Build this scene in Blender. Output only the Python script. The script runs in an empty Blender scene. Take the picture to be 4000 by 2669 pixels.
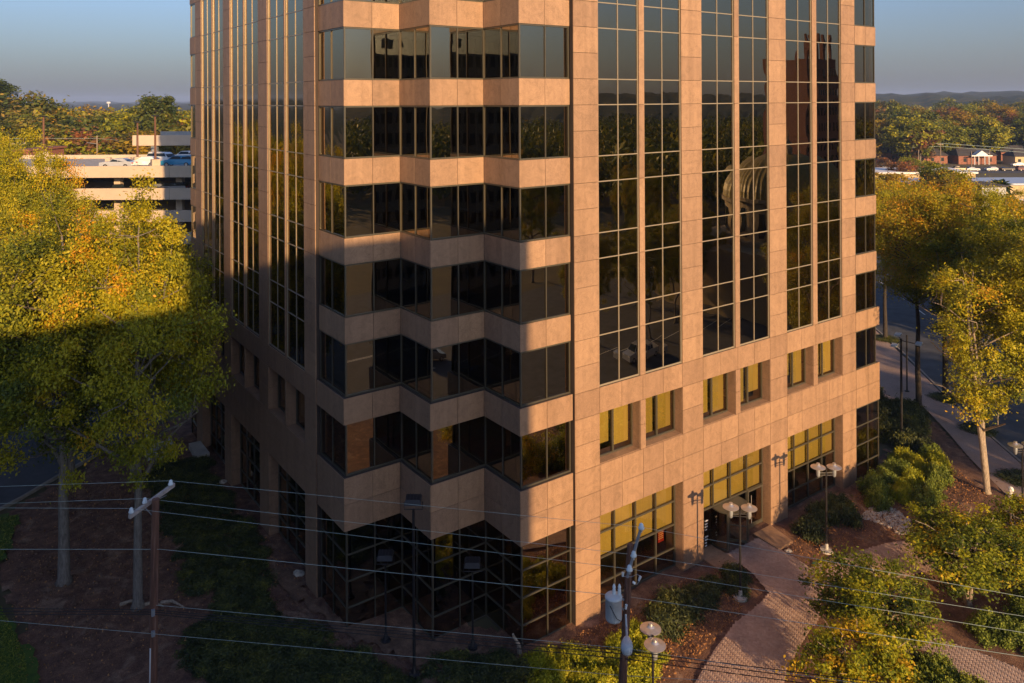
import bpy, math, random
import numpy as np
from mathutils import Matrix, Vector

random.seed(7); rng = np.random.default_rng(11)
S = bpy.context.scene
col = S.collection

# ------------------------------------------------------------------ camera
F, CX, CY, ROLL, YAW = 3091.39, 2000.0, 389.2, -0.0047, 0.626
P = 1.32
K0 = 19.873
H = (0.2191 + K0) * P
sy, cy = math.sin(YAW), math.cos(YAW)
fw = Vector((sy, cy, 0)); rt = Vector((cy, -sy, 0)); up = Vector((0, 0, 1))
cr_, sr_ = math.cos(ROLL), math.sin(ROLL)
r2 = rt * cr_ + up * sr_; u2 = -rt * sr_ + up * cr_
cd = bpy.data.cameras.new('camera'); cam = bpy.data.objects.new('camera', cd); col.objects.link(cam)
cam.matrix_world = Matrix(((r2.x, u2.x, -fw.x, 0), (r2.y, u2.y, -fw.y, 0), (r2.z, u2.z, -fw.z, H), (0, 0, 0, 1)))
cd.sensor_width = 36; cd.lens = 36 * F / 4000; cd.shift_y = -(1334.5 - CY) / 4000
cd.clip_start = 0.5; cd.clip_end = 20000
S.camera = cam

# ------------------------------------------------------------------ light
SUN_EL, SUN_AZ = 14.0, 10.0        # light travels towards (+sin az, +cos az)
w = bpy.data.worlds.new('World'); S.world = w; w.use_nodes = True
nt = w.node_tree; bg = nt.nodes['Background']
sk = nt.nodes.new('ShaderNodeTexSky'); sk.sky_type = 'NISHITA'; sk.sun_disc = False
sk.sun_elevation = math.radians(SUN_EL); sk.sun_rotation = math.radians(180 + SUN_AZ)
sk.air_density = 1.0; sk.dust_density = 2.0; sk.ozone_density = 5.0; sk.altitude = 100
hs = nt.nodes.new('ShaderNodeHueSaturation'); hs.inputs['Saturation'].default_value = .90; hs.inputs['Hue'].default_value = .51; nt.links.new(sk.outputs[0], hs.inputs['Color']); 
tcw = nt.nodes.new('ShaderNodeTexCoord'); sx = nt.nodes.new('ShaderNodeSeparateXYZ'); nt.links.new(tcw.outputs['Generated'], sx.inputs[0])
mr = nt.nodes.new('ShaderNodeMapRange'); mr.interpolation_type = 'SMOOTHSTEP'; nt.links.new(sx.outputs['Z'], mr.inputs['Value'])
mr.inputs['From Min'].default_value = -.02; mr.inputs['From Max'].default_value = .20; mr.inputs['To Min'].default_value = .62; mr.inputs['To Max'].default_value = 0.0
mw = nt.nodes.new('ShaderNodeMix'); mw.data_type = 'RGBA'; nt.links.new(mr.outputs[0], mw.inputs[0]); nt.links.new(hs.outputs[0], mw.inputs[6]); mw.inputs[7].default_value = (1.65, 1.50, 1.62, 1)
nt.links.new(mw.outputs[2], bg.inputs[0]); bg.inputs[1].default_value = 0.105
sd = bpy.data.lights.new('sun', 'SUN'); sd.energy = 4.5; sd.angle = math.radians(0.53); sd.color = (1.0, 0.64, 0.31)
so = bpy.data.objects.new('sun', sd); col.objects.link(so)
ld = Vector((math.sin(math.radians(SUN_AZ)) * math.cos(math.radians(SUN_EL)), math.cos(math.radians(SUN_AZ)) * math.cos(math.radians(SUN_EL)), -math.sin(math.radians(SUN_EL))))
so.rotation_euler = ld.to_track_quat('-Z', 'Y').to_euler(); so.location = (0, -60, 80)
vs = S.view_settings; vs.view_transform = 'Standard'; vs.look = 'None'; vs.exposure = 0.72; vs.gamma = 1.0; vs.use_curve_mapping = False

# ------------------------------------------------------------------ pixel helpers (native pixels of the survey photo)
def ray(x, y):
    dx, dy = x - CX, y - CY
    u = (dx * cr_ + dy * sr_) / F; v = (-dx * sr_ + dy * cr_) / F
    return sy + u * cy, cy - u * sy, -v
def gp(x, y, z=0.0):
    r = ray(x, y); t = (z - H) / r[2]; return (r[0] * t, r[1] * t, z)
def atd(x, y, d):
    r = ray(x, y); return (r[0] * d, r[1] * d, H + r[2] * d)
def onY(x, y, Y):
    r = ray(x, y); t = Y / r[1]; return (r[0] * t, Y, H + r[2] * t)
def Z(k): return (k + K0) * P

# ------------------------------------------------------------------ object helpers
def W(o):
    v = Vector((0, 0, 0))
    while o: v += o.location; o = o.parent
    return v
def tag(o, label=None, cat=None, group=None, kind=None):
    if label: o['label'] = label
    if cat: o['category'] = cat
    if group: o['group'] = group
    if kind: o['kind'] = kind
    return o
def thing(name, label, cat, loc=(0, 0, 0), group=None):
    o = bpy.data.objects.new(name, None); col.objects.link(o); o.location = loc
    o.empty_display_size = .3
    return tag(o, label, cat, group)
def linkm(name, me, m=None, parent=None, origin=(0, 0, 0)):
    if m is not None and len(me.materials) == 0: me.materials.append(m)
    o = bpy.data.objects.new(name, me); col.objects.link(o)
    base = W(parent) if parent else Vector((0, 0, 0))
    o.parent = parent; o.location = Vector(origin) - base
    return o
def copy_tree(o, loc, rz=0.0, sc=1.0, label=None, group=None):
    c = o.copy(); col.objects.link(c); c.location = loc; c.rotation_euler = (0, 0, rz); c.scale = (sc,) * 3 if not isinstance(sc, tuple) else sc
    if label: c['label'] = label
    if group: c['group'] = group
    for ch in list(o.children):
        d = ch.copy(); col.objects.link(d); d.parent = c
        for g in list(ch.children):
            e = g.copy(); col.objects.link(e); e.parent = d
    return c

class MB:
    def __init__(s): s.v = []; s.f = []; s.sm = []
    def box(s, x0, x1, y0, y1, z0, z1):
        n = len(s.v)
        s.v += [(x0, y0, z0), (x1, y0, z0), (x1, y1, z0), (x0, y1, z0), (x0, y0, z1), (x1, y0, z1), (x1, y1, z1), (x0, y1, z1)]
        s.f += [(n, n+3, n+2, n+1), (n+4, n+5, n+6, n+7), (n, n+1, n+5, n+4), (n+1, n+2, n+6, n+5), (n+2, n+3, n+7, n+6), (n+3, n, n+4, n+7)]
        return s
    def obox(s, c, ax, l, wd, z0, z1):     # box with its long side along angle ax
        n = len(s.v); ca, sa = math.cos(ax), math.sin(ax)
        for z in (z0, z1):
            for a, b in ((-1, -1), (1, -1), (1, 1), (-1, 1)):
                s.v.append((c[0] + a*l/2*ca - b*wd/2*sa, c[1] + a*l/2*sa + b*wd/2*ca, z))
        s.f += [(n, n+3, n+2, n+1), (n+4, n+5, n+6, n+7), (n, n+1, n+5, n+4), (n+1, n+2, n+6, n+5), (n+2, n+3, n+7, n+6), (n+3, n, n+4, n+7)]
        return s
    def prism(s, pts, z0, z1):
        n = len(s.v); m = len(pts)
        s.v += [(p[0], p[1], z0) for p in pts] + [(p[0], p[1], z1) for p in pts]
        s.f.append(tuple(range(n + m - 1, n - 1, -1))); s.f.append(tuple(range(n + m, n + 2*m)))
        for i in range(m):
            j = (i + 1) % m; s.f.append((n+i, n+j, n+m+j, n+m+i))
        return s
    def tube(s, pts, rad, n=8, cap=True):
        if not hasattr(rad, '__len__'): rad = [rad] * len(pts)
        b = len(s.v); P_ = [Vector(p) for p in pts]
        ref = None
        for i, p in enumerate(P_):
            d = (P_[min(i+1, len(P_)-1)] - P_[max(i-1, 0)]).normalized()
            if ref is None: ref = Vector((1, 0, 0)) if abs(d.x) < .8 else Vector((0, 1, 0))
            a = d.cross(ref).normalized(); c = d.cross(a).normalized(); ref = -a.cross(d) if False else ref
            for k in range(n):
                t = 2*math.pi*k/n; q = p + (a*math.cos(t) + c*math.sin(t)) * rad[i]; s.v.append(tuple(q))
        for i in range(len(P_)-1):
            for k in range(n):
                k2 = (k+1) % n; f0 = b + i*n
                s.f.append((f0+k, f0+n+k, f0+n+k2, f0+k2))
        if cap:
            s.f.append(tuple(b + k for k in range(n))); s.f.append(tuple(b + (len(P_)-1)*n + k for k in range(n-1, -1, -1)))
        return s
    def lathe(s, c, prof, n=20):
        b = len(s.v)
        for r, z in prof:
            for k in range(n):
                t = 2*math.pi*k/n; s.v.append((c[0] + r*math.cos(t), c[1] + r*math.sin(t), c[2] + z))
        for i in range(len(prof)-1):
            for k in range(n):
                k2 = (k+1) % n; f0 = b+i*n; s.f.append((f0+k, f0+k2, f0+n+k2, f0+n+k))
        s.f.append(tuple(b + k for k in range(n-1, -1, -1))); s.f.append(tuple(b + (len(prof)-1)*n + k for k in range(n)))
        return s
    def poly(s, pts):
        n = len(s.v); s.v += list(pts); s.f.append(tuple(range(n, n+len(pts)))); return s
    def build(s, name, m, parent=None, origin=None, smooth=False):
        me = bpy.data.meshes.new(name)
        if origin is None: origin = tuple(W(parent)) if parent else (0, 0, 0)
        ox, oy, oz = origin
        me.from_pydata([(a-ox, b-oy, c-oz) for a, b, c in s.v], [], s.f); me.update()
        if smooth: me.shade_smooth()
        return linkm(name, me, m, parent, origin)

# ------------------------------------------------------------------ materials
def nm(name):
    m = bpy.data.materials.new(name); m.use_nodes = True; t = m.node_tree
    return m, t, t.nodes['Principled BSDF']
def N(t, kind, **kw):
    n = t.nodes.new(kind)
    for k, v in kw.items():
        if k in n.inputs: n.inputs[k].default_value = v
        else: setattr(n, k, v)
    return n
def ramp(t, fac, stops):
    r = t.nodes.new('ShaderNodeValToRGB'); e = r.color_ramp.elements
    while len(e) < len(stops): e.new(.5)
    for i, (p, c) in enumerate(stops): e[i].position = p; e[i].color = (*c, 1)
    t.links.new(fac, r.inputs[0]); return r.outputs[0]
def noise(t, vec, scale, detail=4, rough=.55, dist=0):
    n = N(t, 'ShaderNodeTexNoise'); n.inputs['Scale'].default_value = scale; n.inputs['Detail'].default_value = detail
    n.inputs['Roughness'].default_value = rough; n.inputs['Distortion'].default_value = dist
    if vec is not None: t.links.new(vec, n.inputs['Vector'])
    return n.outputs[0]
def wpos(t): return N(t, 'ShaderNodeNewGeometry').outputs['Position']
def mixc(t, a, b, f, mode='MIX'):
    m = N(t, 'ShaderNodeMix', data_type='RGBA', blend_type=mode)
    for s_, v in ((m.inputs[0], f), (m.inputs[6], a), (m.inputs[7], b)):
        if isinstance(v, (int, float)): s_.default_value = v
        elif isinstance(v, tuple): s_.default_value = (*v, 1)
        else: t.links.new(v, s_)
    return m.outputs[2]
def math_(t, op, a, b=0.0):
    m = N(t, 'ShaderNodeMath', operation=op)
    for i, v in enumerate((a, b)):
        if isinstance(v, (int, float)): m.inputs[i].default_value = v
        else: t.links.new(v, m.inputs[i])
    return m.outputs[0]
def bump(t, b, h, st=.3, d=.02):
    n = N(t, 'ShaderNodeBump'); n.inputs['Strength'].default_value = st; n.inputs['Distance'].default_value = d
    t.links.new(h, n.inputs['Height']); t.links.new(n.outputs[0], b.inputs['Normal'])
def plain(name, c, rough=.6, metal=0.0, var=.12, vs_=3.0):
    m, t, b = nm(name); b.inputs['Roughness'].default_value = rough; b.inputs['Metallic'].default_value = metal
    f = noise(t, wpos(t), vs_, 5)
    c1 = tuple(x*(1-var) for x in c); c2 = tuple(min(1, x*(1+var)) for x in c)
    t.links.new(ramp(t, f, [(.3, c1), (.7, c2)]), b.inputs['Base Color'])
    return m

def granite(name, base, joint=False):
    m, t, b = nm(name); p = wpos(t)
    oi = N(t, 'ShaderNodeObjectInfo').outputs['Random']
    off = N(t, 'ShaderNodeVectorMath', operation='ADD'); t.links.new(p, off.inputs[0])
    sc = N(t, 'ShaderNodeMath', operation='MULTIPLY'); t.links.new(oi, sc.inputs[0]); sc.inputs[1].default_value = 60
    t.links.new(sc.outputs[0], off.inputs[1]); q = off.outputs[0]
    big = noise(t, q, 1.6, 6, .65, 1.6)
    c = ramp(t, big, [(.33, tuple(x*.72 for x in base)), (.5, base), (.68, tuple(x*1.2 for x in base))])
    sp = noise(t, q, 46, 2, .6)
    c = mixc(t, c, ramp(t, sp, [(.36, tuple(x*.55 for x in base)), (.5, base), (.66, tuple(min(1, x*1.45) for x in base))]), .42)
    wv = noise(t, q, 3.5, 3, .5, 3.0)
    vein = ramp(t, wv, [(.47, (1, 1, 1)), (.5, (.80, .78, .77)), (.53, (1, 1, 1))])
    c = mixc(t, c, vein, .5, 'MULTIPLY')
    tone = ramp(t, oi, [(0, (.84, .83, .85)), (1, (1.10, 1.09, 1.06))])
    c = mixc(t, c, tone, .9, 'MULTIPLY')
    drip = N(t, 'ShaderNodeMapping'); drip.inputs['Scale'].default_value = (2.2, 2.2, .12); t.links.new(p, drip.inputs[0])
    dn = noise(t, drip.outputs[0], 1.0, 4, .6)
    c = mixc(t, c, ramp(t, dn, [(.35, (.74, .73, .72)), (.6, (1, 1, 1))]), .6, 'MULTIPLY')
    t.links.new(c, b.inputs['Base Color']); b.inputs['Roughness'].default_value = .55; b.inputs['Specular IOR Level'].default_value = .4
    bump(t, b, sp, .06, .01)
    return m
G_COL = (.335, .213, .135)
M = {}
M['granite'] = granite('granite', G_COL)
M['granite_base'] = granite('granite_base', (.33, .206, .128))
M['joint'] = plain('joint_sealant', (.045, .032, .025), .9)
M['frame'] = plain('bronze_aluminium', (.11, .10, .075), .34, .45, .05)
M['slab'] = plain('interior_slab', (.035, .03, .026), .9)
M['core'] = plain('interior_core', (.055, .042, .03), .9, var=.3, vs_=.6)
M['blind'] = None
M['frame_lit'] = plain('sunlit_aluminium', (.30, .255, .185), .4, .25, .05)  # frame metal paled for curtain walls: sun and sky shine put into the colour
M['dark_metal'] = plain('dark_metal', (.03, .028, .03), .45, .4)
M['grey_metal'] = plain('grey_metal', (.30, .32, .34), .45, .3)
M['bright_metal'] = plain('brushed_metal', (.62, .58, .55), .28, .75, .05)
M['white_paint'] = plain('white_paint', (.75, .75, .74), .5)
M['porcelain'] = plain('porcelain', (.70, .78, .80), .2)
M['tank'] = plain('tank_grey', (.55, .58, .58), .4)
M['wood_pole'] = None
M['concrete'] = plain('concrete', (.42, .40, .36), .85, var=.18, vs_=1.2)
M['garage_conc'] = plain('garage_concrete', (.52, .42, .32), .85, var=.07, vs_=.4)
M['asphalt'] = plain('asphalt', (.065, .07, .078), .9, var=.28, vs_=.6)
M['line'] = plain('road_line_paint', (.7, .7, .66), .7)
M['kerb'] = plain('kerb_concrete', (.26, .23, .20), .85, var=.15)
M['tyre'] = plain('tyre_rubber', (.02, .02, .02), .8)
M['carglass'] = plain('car_glass', (.02, .03, .035), .08)
M['wire'] = plain('wire_aluminium', (.42, .52, .47), .45, .2)
M['cable'] = plain('cable_black', (.015, .015, .015), .7)
M['red_lamp'] = plain('tail_lamp_red', (.6, .02, .01), .3)
M['rock'] = plain('river_stone', (.50, .44, .36), .8, var=.35, vs_=5)
M['roof_dark'] = plain('roof_shingle', (.06, .055, .055), .9, var=.2)
M['red_roof'] = plain('red_roof', (.26, .10, .06), .85)
M['white_roof'] = plain('white_membrane', (.82, .80, .76), .7, var=.04)
M['blue_roof'] = plain('pale_blue_metal_roof', (.42, .50, .62), .4, var=.06)
M['cream_wall'] = plain('cream_wall', (.55, .42, .24), .8)
M['brick_far'] = plain('brick_wall', (.26, .11, .07), .85, var=.25, vs_=2)
M['dome_gold'] = plain('dome_tile', (.25, .19, .04), .5, var=.2, vs_=1.5)
M['stone_pale'] = plain('pale_stone', (.30, .24, .15), .8)

def blind_mat():
    m, t, b = nm('roller_blind'); oi = N(t, 'ShaderNodeObjectInfo').outputs['Random']; mp = N(t, 'ShaderNodeMapping'); mp.inputs['Scale'].default_value = (9, 9, .3); t.links.new(wpos(t), mp.inputs[0])
    f = noise(t, mp.outputs[0], 1, 3, .5)
    c = mixc(t, ramp(t, oi, [(0, (.60, .55, .26)), (1, (.82, .76, .40))]), ramp(t, f, [(.35, (.86, .86, .86)), (.65, (1, 1, 1))]), .8, 'MULTIPLY')
    t.links.new(c, b.inputs['Base Color']); b.inputs['Roughness'].default_value = .8; return m
M['blind'] = blind_mat()
def glass_mat(name='bronze_glass', tint=(.60, .53, .33)):
    m, t, b = nm(name); t.nodes.remove(b); out = t.nodes['Material Output']
    tr = N(t, 'ShaderNodeBsdfTransparent'); tr.inputs[0].default_value = (*tint, 1)
    gl = N(t, 'ShaderNodeBsdfGlossy'); gl.inputs['Roughness'].default_value = 0.0; gl.inputs['Color'].default_value = (1.0, .86, .66, 1)
    lw = N(t, 'ShaderNodeLayerWeight'); lw.inputs['Blend'].default_value = .25
    f = math_(t, 'MULTIPLY', lw.outputs['Fresnel'], .8); f = math_(t, 'ADD', f, .24); f = math_(t, 'MINIMUM', f, .85)
    mx = N(t, 'ShaderNodeMixShader'); t.links.new(f, mx.inputs[0]); t.links.new(tr.outputs[0], mx.inputs[1]); t.links.new(gl.outputs[0], mx.inputs[2])
    t.links.new(mx.outputs[0], out.inputs[0]); return m
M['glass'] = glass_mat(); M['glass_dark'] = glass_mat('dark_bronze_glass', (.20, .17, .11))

def wood_pole():
    m, t, b = nm('creosote_wood'); p = N(t, 'ShaderNodeMapping'); p.inputs['Scale'].default_value = (14, 14, .7); t.links.new(wpos(t), p.inputs[0])
    f = noise(t, p.outputs[0], 1.0, 6, .7)
    t.links.new(ramp(t, f, [(.3, (.06, .028, .018)), (.55, (.17, .08, .05)), (.75, (.28, .18, .14))]), b.inputs['Base Color'])
    b.inputs['Roughness'].default_value = .85; bump(t, b, f, .6, .02); return m
M['wood_pole'] = wood_pole()
M['old_wood'] = plain('weathered_crossarm', (.42, .36, .32), .85, var=.3, vs_=6)

def bark(name, c):
    m, t, b = nm(name); p = N(t, 'ShaderNodeMapping'); p.inputs['Scale'].default_value = (7, 7, 2.0)
    tc = N(t, 'ShaderNodeTexCoord'); t.links.new(tc.outputs['Object'], p.inputs[0])
    f = noise(t, p.outputs[0], 1.5, 6, .7)
    t.links.new(ramp(t, f, [(.3, tuple(x*.45 for x in c)), (.55, c), (.8, tuple(x*1.6 for x in c))]), b.inputs['Base Color'])
    b.inputs['Roughness'].default_value = .9; bump(t, b, f, .8, .05); return m
M['bark'] = bark('bark_grey', (.19, .165, .14)); M['bark_pale'] = bark('bark_pale', (.34, .27, .20)); M['bark_dark'] = bark('bark_dark', (.05, .04, .032))

def leaf(name, stops, trans=.35):
    stops = [(p_, tuple(min(.62, v*1.22) for v in c_)) for p_, c_ in stops]
    m, t, b = nm(name); out = t.nodes['Material Output']
    a = N(t, 'ShaderNodeAttribute', attribute_name='tint').outputs['Fac']
    oi = N(t, 'ShaderNodeObjectInfo').outputs['Random']
    f = math_(t, 'ADD', a, math_(t, 'MULTIPLY', math_(t, 'SUBTRACT', oi, .5), .22))
    c = ramp(t, f, stops)
    t.links.new(c, b.inputs['Base Color']); b.inputs['Roughness'].default_value = .55; b.inputs['Specular IOR Level'].default_value = .25
    tl = N(t, 'ShaderNodeBsdfTranslucent'); t.links.new(c, tl.inputs[0])
    mx = N(t, 'ShaderNodeMixShader'); mx.inputs[0].default_value = trans
    t.links.new(b.outputs[0], mx.inputs[1]); t.links.new(tl.outputs[0], mx.inputs[2]); t.links.new(mx.outputs[0], out.inputs[0])
    return m
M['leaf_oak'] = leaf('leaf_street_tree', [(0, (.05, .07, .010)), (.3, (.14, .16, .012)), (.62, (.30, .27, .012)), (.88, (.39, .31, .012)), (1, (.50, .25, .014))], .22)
M['leaf_green'] = leaf('leaf_green', [(0, (.025, .045, .012)), (.5, (.075, .095, .018)), (.8, (.15, .14, .02)), (1, (.24, .16, .025))], .2)
M['leaf_gold'] = leaf('leaf_gold', [(0, (.09, .09, .010)), (.4, (.28, .19, .012)), (.8, (.44, .24, .014)), (1, (.50, .16, .016))])
M['leaf_rust'] = leaf('leaf_rust', [(0, (.06, .045, .018)), (.5, (.17, .085, .03)), (1, (.28, .10, .035))], .2)
M['leaf_myrtle'] = leaf('leaf_myrtle', [(0, (.035, .055, .010)), (.42, (.15, .18, .014)), (.72, (.36, .34, .015)), (1, (.55, .30, .02))], .4)
M['leaf_juniper'] = leaf('leaf_juniper', [(0, (.028, .038, .016)), (.5, (.065, .078, .026)), (1, (.20, .19, .03))], .15)
M['leaf_lime'] = leaf('leaf_lime_juniper', [(0, (.08, .10, .010)), (.5, (.24, .26, .014)), (1, (.42, .38, .02))], .25)
M['leaf_hedge'] = leaf('leaf_hedge', [(0, (.04, .06, .012)), (.6, (.15, .19, .025)), (1, (.30, .30, .04))], .2)

def ground_mat(name, stops, sc, st=.7, d=.05, detail=8, fine=40):
    m, t, b = nm(name); p = wpos(t); f = noise(t, p, sc, detail, .68, .4); g = noise(t, p, fine, 3, .6)
    h = mixc(t, f, g, .45)
    t.links.new(ramp(t, h, stops), b.inputs['Base Color']); b.inputs['Roughness'].default_value = .95; bump(t, b, h, st, d)
    return m
M['ground'] = ground_mat('ground_soil_grass', [(.3, (.05, .045, .02)), (.5, (.10, .085, .04)), (.7, (.17, .12, .06))], .12)
M['mulch'] = ground_mat('mulch', [(.32, (.035, .018, .013)), (.46, (.11, .055, .036)), (.58, (.20, .10, .06)), (.72, (.46, .25, .13))], 1.5, 1.0, .12, fine=22)
def mulch_mat():
    m, t, b = nm('mulch'); p = wpos(t); f = noise(t, p, 1.5, 8, .68, .4); g = noise(t, p, 24, 3, .65); h = mixc(t, f, g, .5)
    c = ramp(t, h, [(.32, (.035, .018, .013)), (.46, (.125, .062, .04)), (.57, (.24, .125, .075)), (.70, (.55, .31, .17))])
    k = noise(t, p, .55, 5, .6, .8); gm = ramp(t, h, [(.35, (.13, .08, .055)), (.5, (.30, .19, .125)), (.68, (.50, .34, .23))])
    c = mixc(t, c, gm, ramp(t, k, [(.56, (0, 0, 0)), (.66, (.85, .85, .85))]))
    t.links.new(c, b.inputs['Base Color']); b.inputs['Roughness'].default_value = .95; bump(t, b, h, 1.0, .14); return m
M['mulch'] = mulch_mat()
M['clay'] = ground_mat('bare_clay', [(.35, (.06, .035, .024)), (.5, (.16, .09, .055)), (.68, (.34, .21, .13))], 2.0, 1.0, .10)
M['grass'] = ground_mat('lawn_grass', [(.35, (.03, .06, .006)), (.5, (.06, .12, .010)), (.7, (.12, .17, .015))], 3, 1.0, .05, fine=60)
def forest_mat():
    m, t, b = nm('far_forest'); p = wpos(t); f = noise(t, p, .035, 6, .7); g = noise(t, p, .006, 3, .6)
    c = ramp(t, f, [(.3, (.02, .035, .018)), (.47, (.05, .065, .028)), (.6, (.12, .09, .035)), (.72, (.16, .08, .035))])
    c = mixc(t, c, (.03, .045, .02), ramp(t, g, [(.4, (0, 0, 0)), (.6, (.7, .7, .7))]))
    t.links.new(c, b.inputs['Base Color']); b.inputs['Roughness'].default_value = 1; b.inputs['Specular IOR Level'].default_value = .1
    bump(t, b, f, 1.0, 6.0); return m
M['forest'] = forest_mat()
def brick_mat():
    m, t, b = nm('clay_paver'); a = N(t, 'ShaderNodeAttribute', attribute_name='tint').outputs['Fac']
    oi = N(t, 'ShaderNodeObjectInfo').outputs['Random']; f = math_(t, 'ADD', a, math_(t, 'MULTIPLY', oi, .5))
    c = ramp(t, f, [(0, (.36, .24, .19)), (.5, (.41, .285, .225)), (1, (.46, .335, .27))])
    c = mixc(t, c, ramp(t, noise(t, wpos(t), .7, 5, .6), [(.35, (.66, .66, .68)), (.62, (1.06, 1.04, 1))]), .8, 'MULTIPLY')
    t.links.new(c, b.inputs['Base Color']); b.inputs['Roughness'].default_value = .85; return m
M['brick'] = brick_mat()
def side_mat():
    m, t, b = nm('sidewalk_paving'); p = wpos(t)
    mp = N(t, 'ShaderNodeMapping'); mp.inputs['Rotation'].default_value = (0, 0, .785); t.links.new(p, mp.inputs[0])
    br = N(t, 'ShaderNodeTexBrick'); br.inputs['Scale'].default_value = 5; br.inputs['Color1'].default_value = (.36, .25, .20, 1); br.inputs['Color2'].default_value = (.42, .30, .24, 1); br.inputs['Mortar'].default_value = (.22, .16, .13, 1)
    t.links.new(mp.outputs[0], br.inputs['Vector'])
    c = mixc(t, br.outputs[0], ramp(t, noise(t, p, .5, 5), [(.3, (.7, .7, .7)), (.65, (1.05, 1.05, 1.05))]), .8, 'MULTIPLY')
    t.links.new(c, b.inputs['Base Color']); b.inputs['Roughness'].default_value = .9; return m
M['sidewalk'] = side_mat()
def paint(name, c):
    m, t, b = nm(name); b.inputs['Base Color'].default_value = (*c, 1); b.inputs['Roughness'].default_value = .3; b.inputs['Metallic'].default_value = .1
    b.inputs['Coat Weight'].default_value = .6; f = noise(t, wpos(t), 2, 3)
    t.links.new(ramp(t, f, [(.3, tuple(x*.9 for x in c)), (.7, c)]), b.inputs['Base Color']); return m

# ------------------------------------------------------------------ setting: ground, streets, paths
def sheet(name, pts, z, m, kind='structure', parent=None):
    b = MB(); b.poly([(x, y, z) for x, y in pts]); o = b.build(name, m, parent)
    if kind: o['kind'] = kind
    return o
g = MB(); g.poly([(-9000, -9000, 0), (9000, -9000, 0), (9000, 9000, 0), (-9000, 9000, 0)]); tag(g.build('ground', M['ground']), kind='structure')

def grid_sheet(name, poly, z, m, step=.5, amp=.05, edge=.35, kind='structure'):
    """lumpy sheet of small quads clipped to a polygon with a ragged edge"""
    xs = [p[0] for p in poly]; ys = [p[1] for p in poly]
    nx = int((max(xs) - min(xs)) / step) + 2; ny = int((max(ys) - min(ys)) / step) + 2
    X = min(xs) + np.arange(nx) * step; Y = min(ys) + np.arange(ny) * step
    GX, GY = np.meshgrid(X, Y); jit = rng.uniform(-.3, .3, (2, ny, nx)) * step
    GX = GX + jit[0]; GY = GY + jit[1]
    hz = z + amp * (.5 + .5 * np.sin(GX * 1.3 + 2 * np.sin(GY * .7)) * np.cos(GY * 1.1)) + rng.uniform(0, amp * .6, GX.shape)
    ins = inside(GX[:-1, :-1] + step/2, GY[:-1, :-1] + step/2, poly)
    vid = lambda i, j: i * nx + j
    f = [(vid(i, j), vid(i, j+1), vid(i+1, j+1), vid(i+1, j)) for i, j in zip(*np.nonzero(ins))]
    used = sorted({q for t in f for q in t}); mp = {q: n for n, q in enumerate(used)}
    V = np.stack([GX.ravel(), GY.ravel(), hz.ravel()], 1)
    me = bpy.data.meshes.new(name); me.from_pydata([tuple(V[q]) for q in used], [], [tuple(mp[q] for q in t) for t in f]); me.shade_smooth()
    o = linkm(name, me, m); 
    if kind: o['kind'] = kind
    return o
def inside(x, y, poly):
    x = np.asarray(x); y = np.asarray(y); r = np.zeros(x.shape, bool); n = len(poly)
    for i in range(n):
        x1, y1 = poly[i]; x2, y2 = poly[(i+1) % n]
        c = ((y1 > y) != (y2 > y)) & (x < (x2 - x1) * (y - y1) / ((y2 - y1) or 1e-9) + x1); r ^= c
    return r

grid_sheet('mulch_bed', [(2.6, 40), (3.3, 47), (2.6, 52), (3.6, 60.5), (10, 66.2), (17, 71), (17, 41), (23, 31.5), (60, 31.5), (66, 32.5), (60.5, 27), (56, 21), (55, 8), (14, 12.5), (3, 26)], .02, M['mulch'], .45, .10)
grid_sheet('lawn', [(-14, 30), (3.3, 37), (3.6, 44), (2.6, 48), (1.9, 52), (3.2, 55), (4.2, 59.6), (2, 60.6), (-12, 52)], .16, M['grass'], .5, .06)
grid_sheet('bare_soil', [(14.6, 44.2), (15.9, 43.5), (15.9, 39.0), (18.8, 34.2), (21.6, 31.2), (20.4, 30.4), (17.9, 32.6), (16.0, 36.5), (15.2, 40.5)], .17, M['clay'], .4, .06)

# streets
Q = [(2.2, 60.6), (4.26, 61.98), (7.01, 64.37), (9.74, 66.41), (11.56, 68.16), (15, 71), (19, 74.5)]
sheet('street_behind_building', Q + [(60, 108), (52, 122), (-10, 100), (-40, 70), (-30, 36), (-14, 50)], .012, M['asphalt'])
kb = MB()
for a, b in zip(Q[:-1], Q[1:]):
    c = ((a[0]+b[0])/2, (a[1]+b[1])/2); kb.obox(c, math.atan2(b[1]-a[1], b[0]-a[0]), math.dist(a, b)+.02, .18, 0, .20)
tag(kb.build('kerb', M['kerb']), kind='structure')
KR = [(95, 57.5), (86.5, 48.9), (81.1, 43.1), (76.6, 38.7), (73.0, 35.2), (70.9, 32.9), (67.8, 29.9), (63.6, 25.25), (58, 19), (50, 10.5)]
sheet('side_street', KR + [(66, 3), (84, 22), (100, 38), (118, 52), (150, 80), (150, 112), (110, 72)], .012, M['asphalt'])
sheet('front_street', [(-120, -26), (200, -26), (200, 6.5), (46, 9.5), (14, 11.5), (-120, 20)], .008, M['asphalt'])
kb = MB()
for a, b in zip(KR[:-1], KR[1:]):
    c = ((a[0]+b[0])/2, (a[1]+b[1])/2); kb.obox(c, math.atan2(b[1]-a[1], b[0]-a[0]), math.dist(a, b)+.02, .17, 0, .17)
tag(kb.build('kerb', M['kerb']), kind='structure')
sheet('sidewalk', [(66, 40), (68.2, 34.5), (64.4, 30.6), (60.9, 27.3), (56.5, 22.6), (52, 17.5), (47, 12), (50.1, 10.7), (57.9, 19.1), (63.5, 25.4), (67.7, 30.0), (72.9, 35.4), (76.5, 38.9), (86.4, 49.1), (94.8, 57.7), (84, 62), (70, 50)], .135, M['sidewalk'])
ln = MB()
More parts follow.
